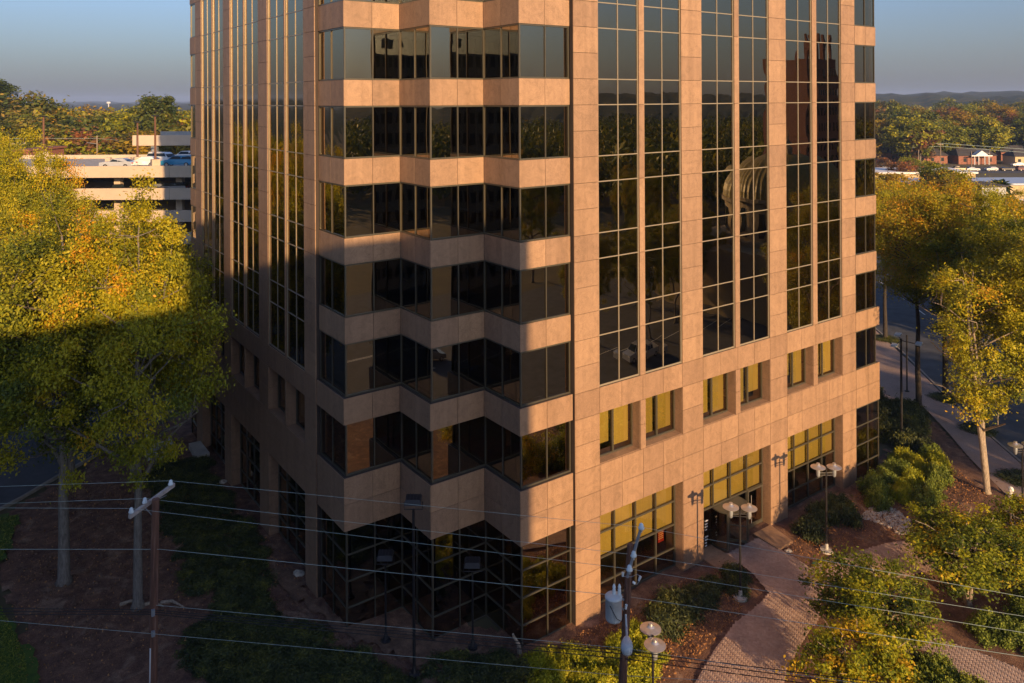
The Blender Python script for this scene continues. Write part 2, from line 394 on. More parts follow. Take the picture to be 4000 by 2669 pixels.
for i in range(9):
    a = (72.5 + i*5.2, 23.5 + i*5.3); ln.obox(a, math.atan2(5.3, 5.2), 3.4, .13, .014, .018)
ln.obox((86, 33.5), math.atan2(5.3, 5.2), 46, .12, .0145, .019)
ln.box(-60, 39, -.9, -.75, .010, .016); ln.box(-60, 39, -1.2, -1.05, .010, .016); ln.box(54, 200, -.9, -.75, .010, .016)
tag(ln.build('road_marking', M['line']), kind='structure')

# herringbone brick paths
pathA = [(35.3, 29.95), (36.9, 29.9), (41.4, 29.9), (39.75, 29.0), (39.55, 26.6), (39.4, 26.25), (41.3, 26.1), (43.0, 25.6), (45.4, 25.0), (47.4, 24.0), (49.6, 22.9), (52.2, 21.7), (52.9, 20.4), (48.5, 21.6), (46.0, 21.6), (43.9, 22.4), (42.2, 22.9), (40.2, 24.4), (38.7, 24.9), (37.2, 24.1), (36.0, 23.5), (33.8, 22.9), (31.5, 22.2), (29.0, 20.8), (25.2, 21.6), (27.6, 24.2), (30.0, 25.1), (32.4, 25.75), (34.2, 25.9), (35.7, 26.2), (36.4, 27.7), (36.7, 28.9), (35.4, 29.1)]
pathC = [(38.4, 20.9), (39.3, 19.3), (40.0, 17.2), (40.4, 14.6), (38.6, 12.6), (36.6, 14.6), (37.5, 17.2), (38.0, 18.9), (37.5, 20.0)]
def pave(name, poly, z0):
    slab = sheet(name, poly, z0, plain('sand_joint', (.37, .255, .20), .95))
    xs = [p[0] for p in poly]; ys = [p[1] for p in poly]; L, Wd = .20, .10; cells = []
    c, s = math.cos(.62), math.sin(.62); R = 24
    mx, my = (min(xs)+max(xs))/2, (min(ys)+max(ys))/2
    n = int(max(max(xs)-min(xs), max(ys)-min(ys)) / .1)
    # herringbone: brick pairs on a lattice
    out = []
    for i in range(-n, n):
        for j in range(-n // 1, n):
            bx = (i + j) * Wd * 1.0 + 0; 
            u0 = i * Wd + j * 2 * Wd; v0 = i * Wd - j * 2 * Wd
            out.append((u0 + L/2, v0 + Wd/2, 0)); out.append((u0 + Wd*.5 - Wd + Wd, v0 + Wd + L/2 , 1)) if False else out.append((u0 + Wd/2, v0 + Wd + L/2, 1))
    A = np.array(out); x = mx + A[:, 0]*c - A[:, 1]*s; y = my + A[:, 0]*s + A[:, 1]*c
    k = inside(x, y, poly); A = A[k]; x = x[k]; y = y[k]
    d = np.hypot(x, y); order = np.argsort(d); return slab, A[order], x[order], y[order], .62
bm_me = None
def bricks(slab, A, x, y, rot, z0, nsingle):
    global bm_me
    if bm_me is None:
        b = MB(); a, c, h = .098, .048, .004; b.v = [(-a, -c, 0), (a, -c, 0), (a, c, 0), (-a, c, 0), (-a+.004, -c+.004, h), (a-.004, -c+.004, h), (a-.004, c-.004, h), (-a+.004, c-.004, h)]
        b.f = [(4, 5, 6, 7), (0, 1, 5, 4), (1, 2, 6, 5), (2, 3, 7, 6), (3, 0, 4, 7)]
        bm_me = bpy.data.meshes.new('brick'); bm_me.from_pydata(b.v, [], b.f); bm_me.materials.append(M['brick'])
    hz = rng.uniform(-.001, .001, len(x))
    for i in range(min(nsingle, len(x))):
        o = bpy.data.objects.new('brick', bm_me); col.objects.link(o); o.parent = slab
        o.location = Vector((x[i], y[i], z0 + hz[i])) - slab.location; o.rotation_euler = (0, 0, rot + (math.pi/2 if A[i, 2] else 0))
    if len(x) > nsingle:
        base = np.array([v.co for v in bm_me.vertices]); nb = len(x) - nsingle
        an = rot + A[nsingle:, 2]*math.pi/2; ca, sa = np.cos(an)[:, None], np.sin(an)[:, None]
        V = np.empty((nb, 8, 3)); V[:, :, 0] = x[nsingle:, None] + base[None, :, 0]*ca - base[None, :, 1]*sa
        V[:, :, 1] = y[nsingle:, None] + base[None, :, 0]*sa + base[None, :, 1]*ca; V[:, :, 2] = z0 + base[None, :, 2] + hz[nsingle:, None]
        Fq = np.array([p.vertices[:] for p in bm_me.polygons]); FF = (Fq[None] + np.arange(nb)[:, None, None]*8).reshape(-1, 4)
        o = linkm('brick', quads('brick', V.reshape(-1, 3), FF, np.repeat(rng.uniform(0, .9, nb), 8)), M['brick'], slab); o['kind'] = 'stuff'
def quads(name, V, FF, tint=None):
    me = bpy.data.meshes.new(name); n = len(V); q = len(FF)
    me.vertices.add(n); me.vertices.foreach_set('co', V.astype(np.float32).ravel())
    me.loops.add(q*4); me.loops.foreach_set('vertex_index', FF.astype(np.int32).ravel())
    me.polygons.add(q); me.polygons.foreach_set('loop_start', np.arange(0, q*4, 4, dtype=np.int32)); me.polygons.foreach_set('loop_total', np.full(q, 4, dtype=np.int32))
    me.update(calc_edges=True)
    if tint is not None:
        a = me.attributes.new('tint', 'FLOAT', 'POINT'); a.data.foreach_set('value', tint.astype(np.float32))
    return me
r_ = pave('brick_path', pathA, .17); bricks(*r_, .1725, 290)
r_ = pave('brick_path', pathC, .17); bricks(*r_, .1725, 10)
tag(MB().prism([(39.55, 28.4), (40.95, 28.4), (41.4, 30.28), (39.7, 30.28)], .0, .235).build('entrance_slab', M['granite_base']), kind='structure')
tag(MB().prism([(35.2, 29.2), (36.7, 29.0), (36.8, 31.1), (35.3, 31.1)], .0, .215).build('entrance_slab', M['granite_base']), kind='structure')

# far terrain: wooded ridges right round the horizon
def hills():
    na, R = 720, [230, 420, 600, 800, 1000, 1250, 1500, 1800, 2200, 2700, 3400, 4500, 6000, 9000]
    V = []; A = np.linspace(0, 2*math.pi, na, endpoint=False)
    for i, r in enumerate(R):
        s = np.sin(A*3+.6*i)*.3 + np.sin(A*7+1.3*i)*.25 + np.sin(A*17+2.1*i)*.2 + np.sin(A*41+i*3.3)*.12
        right = np.clip((A - YAW) * 2.2, 0, 1) * (A < 2.6)
        top = np.interp(r, [200, 420, 800, 1500, 2200, 4500, 9000], [-3, -1, 2, 10, 14, 14, 25]) * (1 + .35*s) + right * np.interp(r, [800, 1500, 2200, 3400, 9000], [0, 14, 20, 16, 8]) * (1 + .8*s)
        top = top + (rng.uniform(-1, 1, na) * np.interp(r, [230, 600, 1500, 9000], [0, 3.0, 4.0, 8.0]))
        V.append(np.stack([np.sin(A)*r, np.cos(A)*r, top], 1))
    V = np.concatenate(V); n = len(R); f = []
    I = np.arange(na); J = (I+1) % na
    FF = np.concatenate([np.stack([i*na+I, i*na+J, (i+1)*na+J, (i+1)*na+I], 1)[:, ::-1] for i in range(n-1)])
    return tag(linkm('hills', quads('hills', V, FF), M['forest']), kind='structure')
hills()

# ------------------------------------------------------------------ the office building
BX, BY = 16.1, 30.33
TOP = 7                       # storeys finished in full detail up to this course
office = thing('office_building', 'tall pinkish granite office block with bronze glass and a stepped zigzag corner', 'office building', (BX, BY, 0))
cube = bpy.data.meshes.new('granite_panel'); _b = MB().box(0, 1, 0, 1, 0, 1); cube.from_pydata(_b.v, [], _b.f)
cubes = {}
def piece(name, bx, m, parent, label=None):
    key = (name, m.name)
    if key not in cubes:
        me = cube.copy(); me.name = name; me.materials.append(m); cubes[key] = me
    o = bpy.data.objects.new(name, cubes[key]); col.objects.link(o); o.parent = parent
    x0, x1, y0, y1, z0, z1 = bx
    o.location = Vector((x0, y0, z0)) - W(parent); o.scale = (x1-x0, y1-y0, z1-z0)
    if label: o['label'] = label
    return o
def FB(face, c, u0, u1, d0, d1, z0, z1):
    return (u0, u1, c+d0, c+d1, z0, z1) if face == 'R' else (c+d0, c+d1, u0, u1, z0, z1)
panels = []      # collected, the 300 largest-in-view become parts
def panel(face, c, u0, u1, k0, k1, d0=0.0, d1=.05, g_=.011, base=False):
    panels.append((FB(face, c, u0+g_, u1-g_, d0, d1, Z(k0)+g_ if k0 > -19.8 else .0, Z(k1)-g_), base))
def jamb(bx, base=True): panels.append((bx, base))

pane_me = {}
def pane_mesh(dark):
    if not pane_me:
        for v in range(3):
            n = 8; V = []; 
            for j in range(n+1):
                for i in range(n+1):
                    x, z = i/n-.5, j/n-.5; q = (1-4*x*x)*(1-4*z*z)
                    V.append((x, -q*(1, .75, 1.3)[v] + .25*math.sin(4*x+v*2)*math.cos(3*z+v), z))
            f = [(j*(n+1)+i, j*(n+1)+i+1, (j+1)*(n+1)+i+1, (j+1)*(n+1)+i) for j in range(n) for i in range(n)]
            me = bpy.data.meshes.new('glass_pane'); me.from_pydata(V, [], f); me.shade_smooth(); me.materials.append(M['glass']); pane_me[v, 0] = me; me2 = me.copy(); me2.materials.clear(); me2.materials.append(M['glass_dark']); pane_me[v, 1] = me2
    return pane_me[random.randrange(3), dark]
npanes = 0
def pane(face, c, u0, u1, d, z0, z1, parent, amp=.0045):
    global npanes; npanes += 1
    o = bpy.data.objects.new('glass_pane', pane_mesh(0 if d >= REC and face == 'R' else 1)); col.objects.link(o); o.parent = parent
    um, zm = (u0+u1)/2, (z0+z1)/2
    loc = (um, c+d, zm) if face == 'R' else (c+d, um, zm)
    o.location = Vector(loc) - W(parent); o.scale = (u1-u0, amp*random.uniform(.7, 1.2), z1-z0)
    tilt = random.gauss(0, .0012)
    o.rotation_euler = (random.gauss(0, .0012), 0, (0 if face == 'R' else -math.pi/2) + tilt)
    return o

SPAN = [(6, 7), (3, 4), (0, 1), (-3, -2), (-6, -5), (-9, -8)]
VIS = [(4, 6), (1, 3), (-2, 0), (-5, -3), (-8, -6), (-11, -9)]
REC = .66
back = MB()          # granite-coloured masonry behind panels in the base
backj = MB()         # dark joint backing of the upper piers
def facade(face, c, piers, groups):
    lo, hi = piers[0][0], piers[-1][1]
    # continuous bands
    for k0, k1 in ((-12, -11), (-16, -14)):
        back.box(*FB(face, c, lo+.02, hi-.02, .05, REC, Z(k0)+.006, Z(k1)-.006))
    for (a, b) in piers:
        back.box(*FB(face, c, a+.012, b-.012, .05, REC+.05, 0, Z(-16)))
        back.box(*FB(face, c, a+.012, b-.012, .05, REC+.05, Z(-14), Z(-12)))
        backj.box(*FB(face, c, a+.012, b-.012, .05, .32, Z(-11), Z(TOP)))
        for k in range(-11, TOP): panel(face, c, a, b, k, k+1)
        for k in (-12, -13, -14, -15, -16): panel(face, c, a, b, k, k+1, base=True)
        for k0, k1 in ((-17, -16), (-18, -17), (-19, -18), (-19.873, -19)): panel(face, c, a, b, k0, k1, base=True)
    for (a, b, m0, m1) in groups:
        q = (b-a)/4
        for i in range(4):
            for k in (-12, -15, -16): panel(face, c, a+q*i, a+q*(i+1), k, k+1, base=True)
        # narrow strip
        backj.box(*FB(face, c, m0+.01, m1-.01, .05, .30, Z(-11), Z(TOP)))
        back.box(*FB(face, c, m0+.01, m1-.01, .05, REC+.05, Z(-14), Z(-12)))
        for k in (-14, -13): panel(face, c, m0, m1, k, k+1, base=True)
        ks = [-11] + list(range(-9, TOP, 3)) + [TOP]
        for k0, k1 in zip(ks[:-1], ks[1:]): panel(face, c, m0, m1, k0, k1)
        # jamb facings and sills of the deep openings: at the far (high-u) side of each opening
        for (o0, o1) in ((a, m0), (m1, b)):
            for k in (-14, -13):
                jamb(FB(face, c, o1-.012, o1+.004, .052, REC, Z(k)+.008, Z(k+1)-.008))
                jamb(FB(face, c, o0-.004, o0+.012, .052, REC, Z(k)+.008, Z(k+1)-.008))
            jamb(FB(face, c, o0+.013, o1-.013, .052, REC, Z(-14)-.004, Z(-14)+.03))
        for k0, k1 in ((-17, -16), (-18, -17), (-19, -18), (-19.873, -19)):
            z0 = Z(k0)+.008 if k0 > -19.8 else 0
            jamb(FB(face, c, b-.012, b+.004, .052, REC, z0, Z(k1)-.008)); jamb(FB(face, c, a-.004, a+.012, .052, REC, z0, Z(k1)-.008))
        # curtain wall between piers
        for (o0, o1) in ((a, m0), (m1, b)):
            fr = MB(); t = .055; d0, d1 = .085, .20
            mid = (o0+o1)/2
            for u in (o0+.001, mid-t/2, o1-t-.001): fr.box(*FB(face, c, u, u+t, d0-.02 if u != mid-t/2 else d0, d1, Z(-11)+.002, Z(TOP)))
            rows = sorted([k for r in SPAN+VIS for k in r]); rows = sorted(set(rows))
            for k in rows:
                for (s0, s1) in ((o0+t+.001, mid-t/2), (mid+t/2, o1-t-.001)):
                    fr.box(*FB(face, c, s0, s1, d0+.004, d1-.01, Z(k)-t/2 if k > -11 else Z(k)+.003, Z(k)+t/2 if k > -11 else Z(k)+.09))
            org = FB(face, c, o0, o0, 0, 0, Z(-11), 0); org = (org[0], org[2], org[4])
            w = fr.build('curtain_wall_frame', M['frame_lit'], office, org)
            for r0, r1 in sorted(SPAN+VIS):
                for (s0, s1) in ((o0+t, mid-t/2), (mid+t/2, o1-t)):
                    pane(face, c, s0, s1, .115, Z(r0)+t/2, Z(r1)-t/2, w)
            # punched window behind the deep reveal
            fr = MB(); t = .06; z0, z1 = Z(-14)+.032, Z(-12)
            ww = MB()
            for u in (o0+.014, mid-.05, o1-.074): ww.box(*FB(face, c, u, u+(.10 if u == mid-.05 else t), REC-.08, REC+.04, z0, z1))
            for (s0, s1) in ((o0+.075, mid-.051), (mid+.051, o1-.075)):
                ww.box(*FB(face, c, s0, s1, REC-.075, REC+.035, z0, z0+.08)); ww.box(*FB(face, c, s0, s1, REC-.075, REC+.035, z1-.06, z1-.003))
            org = FB(face, c, o0, o0, REC, 0, z0, 0); org = (org[0], org[2], org[4])
            w = ww.build('punched_window', M['frame'], office, org)
            for (s0, s1) in ((o0+.07, mid-.05), (mid+.05, o1-.07)):
                pane(face, c, s0, s1, REC, z0+.07, z1-.05, w, .002)
                if face == 'R':
                    drop = random.choice([.70, .78, .9, .95, .82]); zb = z1 - (z1-z0)*drop
                    piece('roller_blind', FB(face, c, s0+.05, s1-.07, REC+.16, REC+.17, zb, z1-.01), M['blind'], office)
                    piece('blind_hem', FB(face, c, s0+.05, s1-.07, REC+.15, REC+.18, zb-.03, zb), M['dark_metal'], office)
            if face == 'R':
                piece('desk', FB(face, c, o0+.4, o1-.3, REC+.8, REC+1.5, z0+.4, z0+.5), M['blind'], office)
            else:
                piece('roller_blind', FB(face, c, o0+.1, o1-.1, REC+.16, REC+.17, z0+.5, z1-.01), M['blind'], office)
    return
def lobby(face, c, a, b, door=False):
    fr = MB(); q = (b-a)/4; t = .07; ks = [-19.873, -19, -18, -17, -16]
    for i in range(5):
        u = a+.014 if i == 0 else (b-t-.014 if i == 4 else a+q*i-t/2)
        z0 = .02 if not (door and i in (1, 2, 3)) else Z(-18)
        if door and i == 3: z0 = .02
        fr.box(*FB(face, c, u, u+t, REC-.08, REC+.05, z0, Z(-16)))
    for i in range(4):
        s0 = (a+t+.014) if i == 0 else a+q*i+t/2; s1 = (b-t-.014) if i == 3 else a+q*(i+1)-t/2
        for k in ks:
            if door and k == -19 : continue
            if door and i in (1, 2) and k < -18.5: continue
            fr.box(*FB(face, c, s0, s1, REC-.07, REC+.04, (Z(k)-t/2) if k > -19.5 else .02, (Z(k)+t/2) if k > -19.5 else .2))
    org = FB(face, c, a, a, REC, 0, 0, 0); org = (org[0], org[2], org[4])
    w = fr.build('lobby_window', M['frame'], office, org)
    for i in range(4):
        s0, s1 = a+q*i+.03, a+q*(i+1)-.03
        for k0, k1 in zip(ks[:-1], ks[1:]):
            if door and i in (1, 2) and k1 <= -18: continue
            pane(face, c, s0, s1, REC, Z(k0)+.03, Z(k1)-.03, w, .002)
        if face == 'R':
            piece('roller_blind', FB(face, c, s0+.02, s1-.04, REC+.15, REC+.16, Z(-18)+.0, Z(-16)-.01), M['blind'], office)
RP = [(25.73, 27.40), (33.62, 35.33), (41.53, 43.26), (49.42, 51.05)]
RG = [(27.40, 33.62, 30.31, 30.72), (35.33, 41.53, 38.22, 38.66), (43.26, 49.42, 46.08, 46.57)]
LP = [(40.15, 41.75), (47.65, 49.34), (55.26, 56.84), (62.62, 64.3)]
LG = [(41.75, 47.65, 44.61, 44.81), (49.34, 55.26, 52.2, 52.4), (56.84, 62.62, 59.63, 59.83)]
facade('R', BY, RP, RG); facade('L', BX, LP, LG)
for i, (a, b, m0, m1) in enumerate(RG): lobby('R', BY, a, b, i == 1)
for a, b, m0, m1 in LG: lobby('L', BX, a, b)

# zigzag corner
ZV = [(16.3, 40.15), (16.3, 36.84), (19.41, 36.84), (19.41, 33.7), (22.56, 33.7), (22.56, 30.62), (25.73, 30.62)]
def zfaces():
    for (x0, y0), (x1, y1) in zip(ZV[:-1], ZV[1:]):
        if x0 == x1: yield 'L', x0, y1, y0
        else: yield 'R', y0, x0, x1
def ring(V, o, i):      # strip polygon between outer inset o and inner inset i (insets go +x,+y)
    return [(x+o, y+o) for x, y in V] + [(x+i, y+i) for x, y in reversed(V)]
Vend = [(16.3, 40.13)] + ZV[1:-1] + [(25.71, 30.62)]
def strip(V, o, i):
    A = [(x+o, y+o) for x, y in V]; B = [(x+i, y+i) for x, y in V]
    A[0] = (A[0][0], V[0][1]); B[0] = (B[0][0], V[0][1]); A[-1] = (V[-1][0], A[-1][1]); B[-1] = (V[-1][0], B[-1][1])
    return A + B[::-1]
for k0, k1 in SPAN:
    backj.prism(strip(Vend, .045, .3), Z(k0)+.004, Z(k1)-.004)
    for f, c, u0, u1 in zfaces():
        m_ = (u0+u1)/2; 
        lo = u0; 
        for a, b in ((u0, m_), (m_, u1)):
            a2 = a + (.05 if (a == u0 and f == 'R' and c != 36.84 and False) else 0)
            panel(f, c, a, b, k0, k1)
PR = -.15
for (k0, k1, rows) in ((-12, -11, [-12]), (-16, -14, [-16, -15])):
    back.prism(strip(Vend, PR+.045, .5), Z(k0)+.004, Z(k1)-.004)
    for f, c, u0, u1 in zfaces():
        a0 = u0 + PR; a1 = u1 + PR
        if u1 == 25.73: a1 = 25.715
        if u1 == 40.15: a1 = 40.13
        m_ = (a0+a1)/2
        for k in rows:
            for a, b in ((a0, m_), (m_, a1)): panel(f, c+PR, a, b, k, k+1, base=True)
for r0, r1 in VIS + [(-14, -12), (-19.873, -16)]:
    fr = MB(); z0, z1 = (Z(r0)+.002, Z(r1)-.002); t = .07
    if r0 < -19: z0 = .02
    fr.prism(strip(Vend, .03, .15), z0, z0+t); fr.prism(strip(Vend, .03, .15), z1-t, z1)
    rails = []
    if r0 < -19:
        for k in (-19, -18, -17): fr.prism(strip(Vend, .034, .146), Z(k)-.028, Z(k)+.028); rails.append(Z(k))
    zs = [z0+t] + [q for k in rails for q in (k-t/2, k+t/2)] + [z1-t]
    segs = list(zip(zs[0::2], zs[1::2]))
    for s0, s1 in segs:
        for i, (x, y) in enumerate(ZV):
            if i == 0: fr.box(x+.03, x+.15, 40.13-.07, 40.13, s0, s1)
            elif i == len(ZV)-1: fr.box(25.71-.07, 25.71, y+.03, y+.15, s0, s1)
            else: fr.box(x+.03, x+.11, y+.03, y+.11, s0, s1)
        for f, c, u0, u1 in zfaces():
            m_ = (u0+u1)/2 + .06; fr.box(*FB(f, c, m_-.025, m_+.025, .036, .14, s0, s1))
    w = fr.build('ribbon_window', M['frame'], office, (22.56, 33.7, z0))
    for s0, s1 in segs:
        for f, c, u0, u1 in zfaces():
            m_ = (u0+u1)/2 + .06
            pane(f, c, u0+.1, m_-.03, .09, s0, s1, w); pane(f, c, m_+.03, u1+.05 if u1 not in (25.73, 40.15) else u1-.06, .09, s0, s1, w)

# bits of the next zigzag corners, right end and far left end
def endbay(face, c, u0, u1, proud_u1, cols):
    if face == 'R': pk = lambda o, i, e: [(u0+.01, c+o), (e-.05+0, c+o), (e-.05, c+i), (u0+.01, c+i)]
    else: pk = lambda o, i, e: [(c+o, u0+.01), (c+o, e-.05), (c+i, e-.05), (c+i, u0+.01)]
    n = cols
    for k0, k1 in SPAN:
        backj.prism(pk(.045, .3, u1), Z(k0)+.004, Z(k1)-.004)
        for i in range(n): panel(face, c, u0+(u1-u0)*i/n, u0+(u1-u0)*(i+1)/n, k0, k1)
    for k0, k1, rows in ((-12, -11, [-12]), (-16, -14, [-16, -15])):
        back.prism(pk(.045, .3, proud_u1), Z(k0)+.004, Z(k1)-.004)
        for k in rows:
            for i in range(n): panel(face, c, u0+(proud_u1-u0)*i/n, u0+(proud_u1-u0)*(i+1)/n, k, k+1, base=True)
    for r0, r1 in VIS + [(-14, -12), (-19.873, -16)]:
        z0, z1 = Z(r0)+.002, Z(r1)-.002; t = .07; e = u1
        if r0 < -19: z0 = .02; e = proud_u1
        ks = [z0+t, z1-t]; rl = []
        fr = MB(); fr.box(*FB(face, c, u0+.01, e-.05, .03, .15, z0, z0+t)); fr.box(*FB(face, c, u0+.01, e-.05, .03, .15, z1-t, z1))
        if r0 < -19:
            ks = [z0+t]
            for k in (-19, -18, -17): fr.box(*FB(face, c, u0+.01, e-.05, .034, .146, Z(k)-t/2, Z(k)+t/2)); ks += [Z(k)-t/2, Z(k)+t/2]
            ks.append(z1-t)
        w_seg = list(zip(ks[0::2], ks[1::2])); us = [u0+.02] + [u0+(e-u0)*i/n for i in range(1, n)] + [e-.13]
        for s0, s1 in w_seg:
            for u in us: fr.box(*FB(face, c, u, u+.06, .036, .14, s0, s1))
        org = FB(face, c, u0, u0, 0, 0, z0, 0); w = fr.build('ribbon_window', M['frame'], office, (org[0], org[2], org[4]))
        for s0, s1 in w_seg:
            for i in range(n): pane(face, c, us[i]+.06, us[i+1], .09, s0, s1, w)
endbay('R', BY, 51.07, 53.72, 54.07, 2)
endbay('L', BX, 64.32, 65.9, 66.2, 1)

back.build('masonry', M['joint'], office); backj.build('panel_backing', M['joint'], office)
# choose the 300 panels that show largest
def size(bx):
    x0, x1, y0, y1, z0, z1 = bx; d = math.hypot((x0+x1)/2, (y0+y1)/2); a = max((x1-x0)*.98, (y1-y0)*.35)*(z1-z0)
    if (z0 > H + 9): return 0
    return a/d/d
panels.sort(key=lambda p: -size(p[0]))
for bx, base in panels[:300]: piece('granite_panel', bx, M['granite_base' if base else 'granite'], office)
rest = MB(); restb = MB()
for bx, base in panels[300:]: (restb if base else rest).box(*bx)
tag(rest.build('granite_panel', M['granite'], office), kind='stuff'); tag(restb.build('granite_panel', M['granite_base'], office), kind='stuff')

# floors, core, rear walls, upper storeys
def foot(i):
    return [(16.1+i, 65.5), (16.1+i, 40.15+i), (16.3+i, 40.15+i), (16.3+i, 36.84+i), (19.41+i, 36.84+i), (19.41+i, 33.7+i), (22.56+i, 33.7+i), (22.56+i, 30.62+i), (25.73+i, 30.62+i), (25.73+i, 30.33+i), (53.3, 30.33+i), (53.3, 65.5)]
sl = MB()
for k0, k1 in SPAN: sl.prism(foot(.34), Z(k0)+.1, Z(k1)-.02)
sl.prism(foot(REC+.08), Z(-12)+.1, Z(-11)-.05); sl.prism(foot(REC+.08), Z(-16)+.1, Z(-15)); sl.prism(foot(REC+.08), .0, .05)
sl.build('floor_slab', M['slab'], office)
MB().box(26.5, 52.9, 37.4, 65.3, 0, Z(TOP)).box(21.5, 26.4, 44, 65.3, 0, Z(TOP)).build('core_wall', M['core'], office)
rw = MB(); rw.box(53.32, 53.7, 30.6, 65.9, 0, Z(TOP)); rw.box(16.5, 53.3, 65.55, 65.88, 0, Z(TOP)); rw.build('rear_wall', M['granite'], office)
uw = MB()
for i, k in enumerate(range(TOP, 16, 3)):
    uw.prism(foot(.06), Z(k)+(0.003), Z(k+1)); 
uw.build('upper_storey', M['granite'], office)
ug = MB()
for k in range(TOP+1, 16, 3): ug.prism(foot(.2), Z(k)+.003, Z(k+2)-.003)
ug.build('upper_glazing', M['carglass'], office)
MB().prism(foot(.0), Z(17), Z(17)+.8).build('roof', M['concrete'], office)

# entrance: revolving door, side door, sidelight
ent = thing('revolving_door', 'glass revolving door with bronze frame at the granite building entrance', 'revolving door', (37.9, 30.75, 0))
dm = MB(); cx, cyy = 37.9, 30.62; R_ = 1.15
gw = MB()
for a0, a1 in ((150, 215), (325, 390)):
    pts = [(cx+R_*math.cos(math.radians(a)), cyy+R_*math.sin(math.radians(a))) for a in np.linspace(a0, a1, 9)]
    for p, q in zip(pts[:-1], pts[1:]):
        ang = math.atan2(q[1]-p[1], q[0]-p[0]); mid_ = ((p[0]+q[0])/2, (p[1]+q[1])/2); l = math.dist(p, q)
        dm.obox(mid_, ang, l, .06, .22, .34); gw.obox(mid_, ang, l, .012, .341, 2.42)
    for p in (pts[0], pts[-1]): dm.box(p[0]-.04, p[0]+.04, p[1]-.04, p[1]+.04, .341, 2.42)
dm.lathe((cx, cyy, 2.38), [(1.18, 0), (1.18, .08), (.01, .08)], 32)
dm.build('door_drum', M['frame'], ent); gw.build('curved_glass', M['glass'], ent)
for a in (40, 130, 220, 310):
    ca, sa = math.cos(math.radians(a)), math.sin(math.radians(a)); c_ = (cx+ca*.54, cyy+sa*.54)
    lf = MB(); lf.obox(c_, math.radians(a), 1.02, .05, .24, .40); lf.obox(c_, math.radians(a), 1.02, .05, 2.28, 2.41); lf.obox(c_, math.radians(a), 1.02, .06, 1.18, 1.25)
    for e in (.05, 1.03): lf.obox((cx+ca*e, cyy+sa*e), math.radians(a), .06, .055, .401, 2.279)
    L_ = lf.build('door_leaf', M['frame'], ent, (c_[0], c_[1], .24)); gg = MB(); gg.obox(c_, math.radians(a), .96, .01, .401, 2.279); gg.build('door_glass', M['glass'], L_)
en2 = thing('side_door', 'glass side door with a tall pull handle right of the revolving door', 'door', (40.75, BY+REC, 0))
d2 = MB(); x0, x1, y = 39.98, 41.4, BY+REC-.14
d2.box(x0, x0+.09, y, y+.05, .22, 2.5); d2.box(x1-.09, x1, y, y+.05, .22, 2.5); d2.box(x0+.09, x1-.09, y, y+.05, .22, .42); d2.box(x0+.09, x1-.09, y, y+.05, 2.38, 2.5)
d2.build('door_frame', M['frame'], en2); MB().box(x0+.09, x1-.09, y+.02, y+.03, .421, 2.379).build('door_glass', M['glass'], en2)
MB().tube([(x0+.22, y-.08, .5), (x0+.22, y-.08, 2.2)], .022).build('pull_handle', M['bright_metal'], en2)
# red notice in the lobby window and white lettering on the sidelight
nt_ = thing('window_notice', 'small red notice with pale lettering inside the lobby window', 'sign', (32.5, 31.12, 1.9))
MB().box(32.32, 32.78, 31.02, 31.04, 1.78, 2.42).build('notice_board', plain('notice_red', (.45, .03, .02), .6), nt_)
lt = MB()
for r in range(4):
    x = 32.36
    while x < 32.72:
        wd = random.uniform(.03, .08); lt.box(x, min(x+wd, 32.74), 31.012, 31.018, 2.28-r*.11, 2.33-r*.11); x += wd+.02
lt.build('lettering', M['white_paint'], nt_)
sg = thing('sidelight_lettering', 'white vertical lettering on the dark glass left of the revolving door', 'sign', (36.0, 30.95, 1))
lt = MB()
for r in range(9):
    zz = 1.75 - r*.17 - (.25 if r > 3 else 0)
    lt.box(36.15, 36.15+random.uniform(.18, .34), 30.955, 30.96, zz, zz+.07)
lt.build('lettering', M['white_paint'], sg)
# ------------------------------------------------------------------ vegetation generators
def leaves_mesh(name, C, Nrm, size, tint, mat, aspect=.55, jitter=.7):
    """C centres (n,3), Nrm preferred normals; each leaf a small kite"""
    n = len(C); nr = Nrm + rng.normal(0, jitter, (n, 3)); nr /= np.linalg.norm(nr, axis=1)[:, None] + 1e-9
    t = np.cross(nr, rng.normal(0, 1, (n, 3))); t /= np.linalg.norm(t, axis=1)[:, None] + 1e-9
    b = np.cross(nr, t); s = (size * rng.uniform(.6, 1.3, n))[:, None]
    V = np.empty((n, 4, 3)); V[:, 0] = C - t*s; V[:, 1] = C + b*s*aspect + nr*s*.15; V[:, 2] = C + t*s; V[:, 3] = C - b*s*aspect + nr*s*.15
    FF = np.arange(n*4).reshape(n, 4)
    me = quads(name, V.reshape(-1, 3), FF, np.repeat(np.clip(tint, 0, 1), 4)); me.materials.append(mat); return me

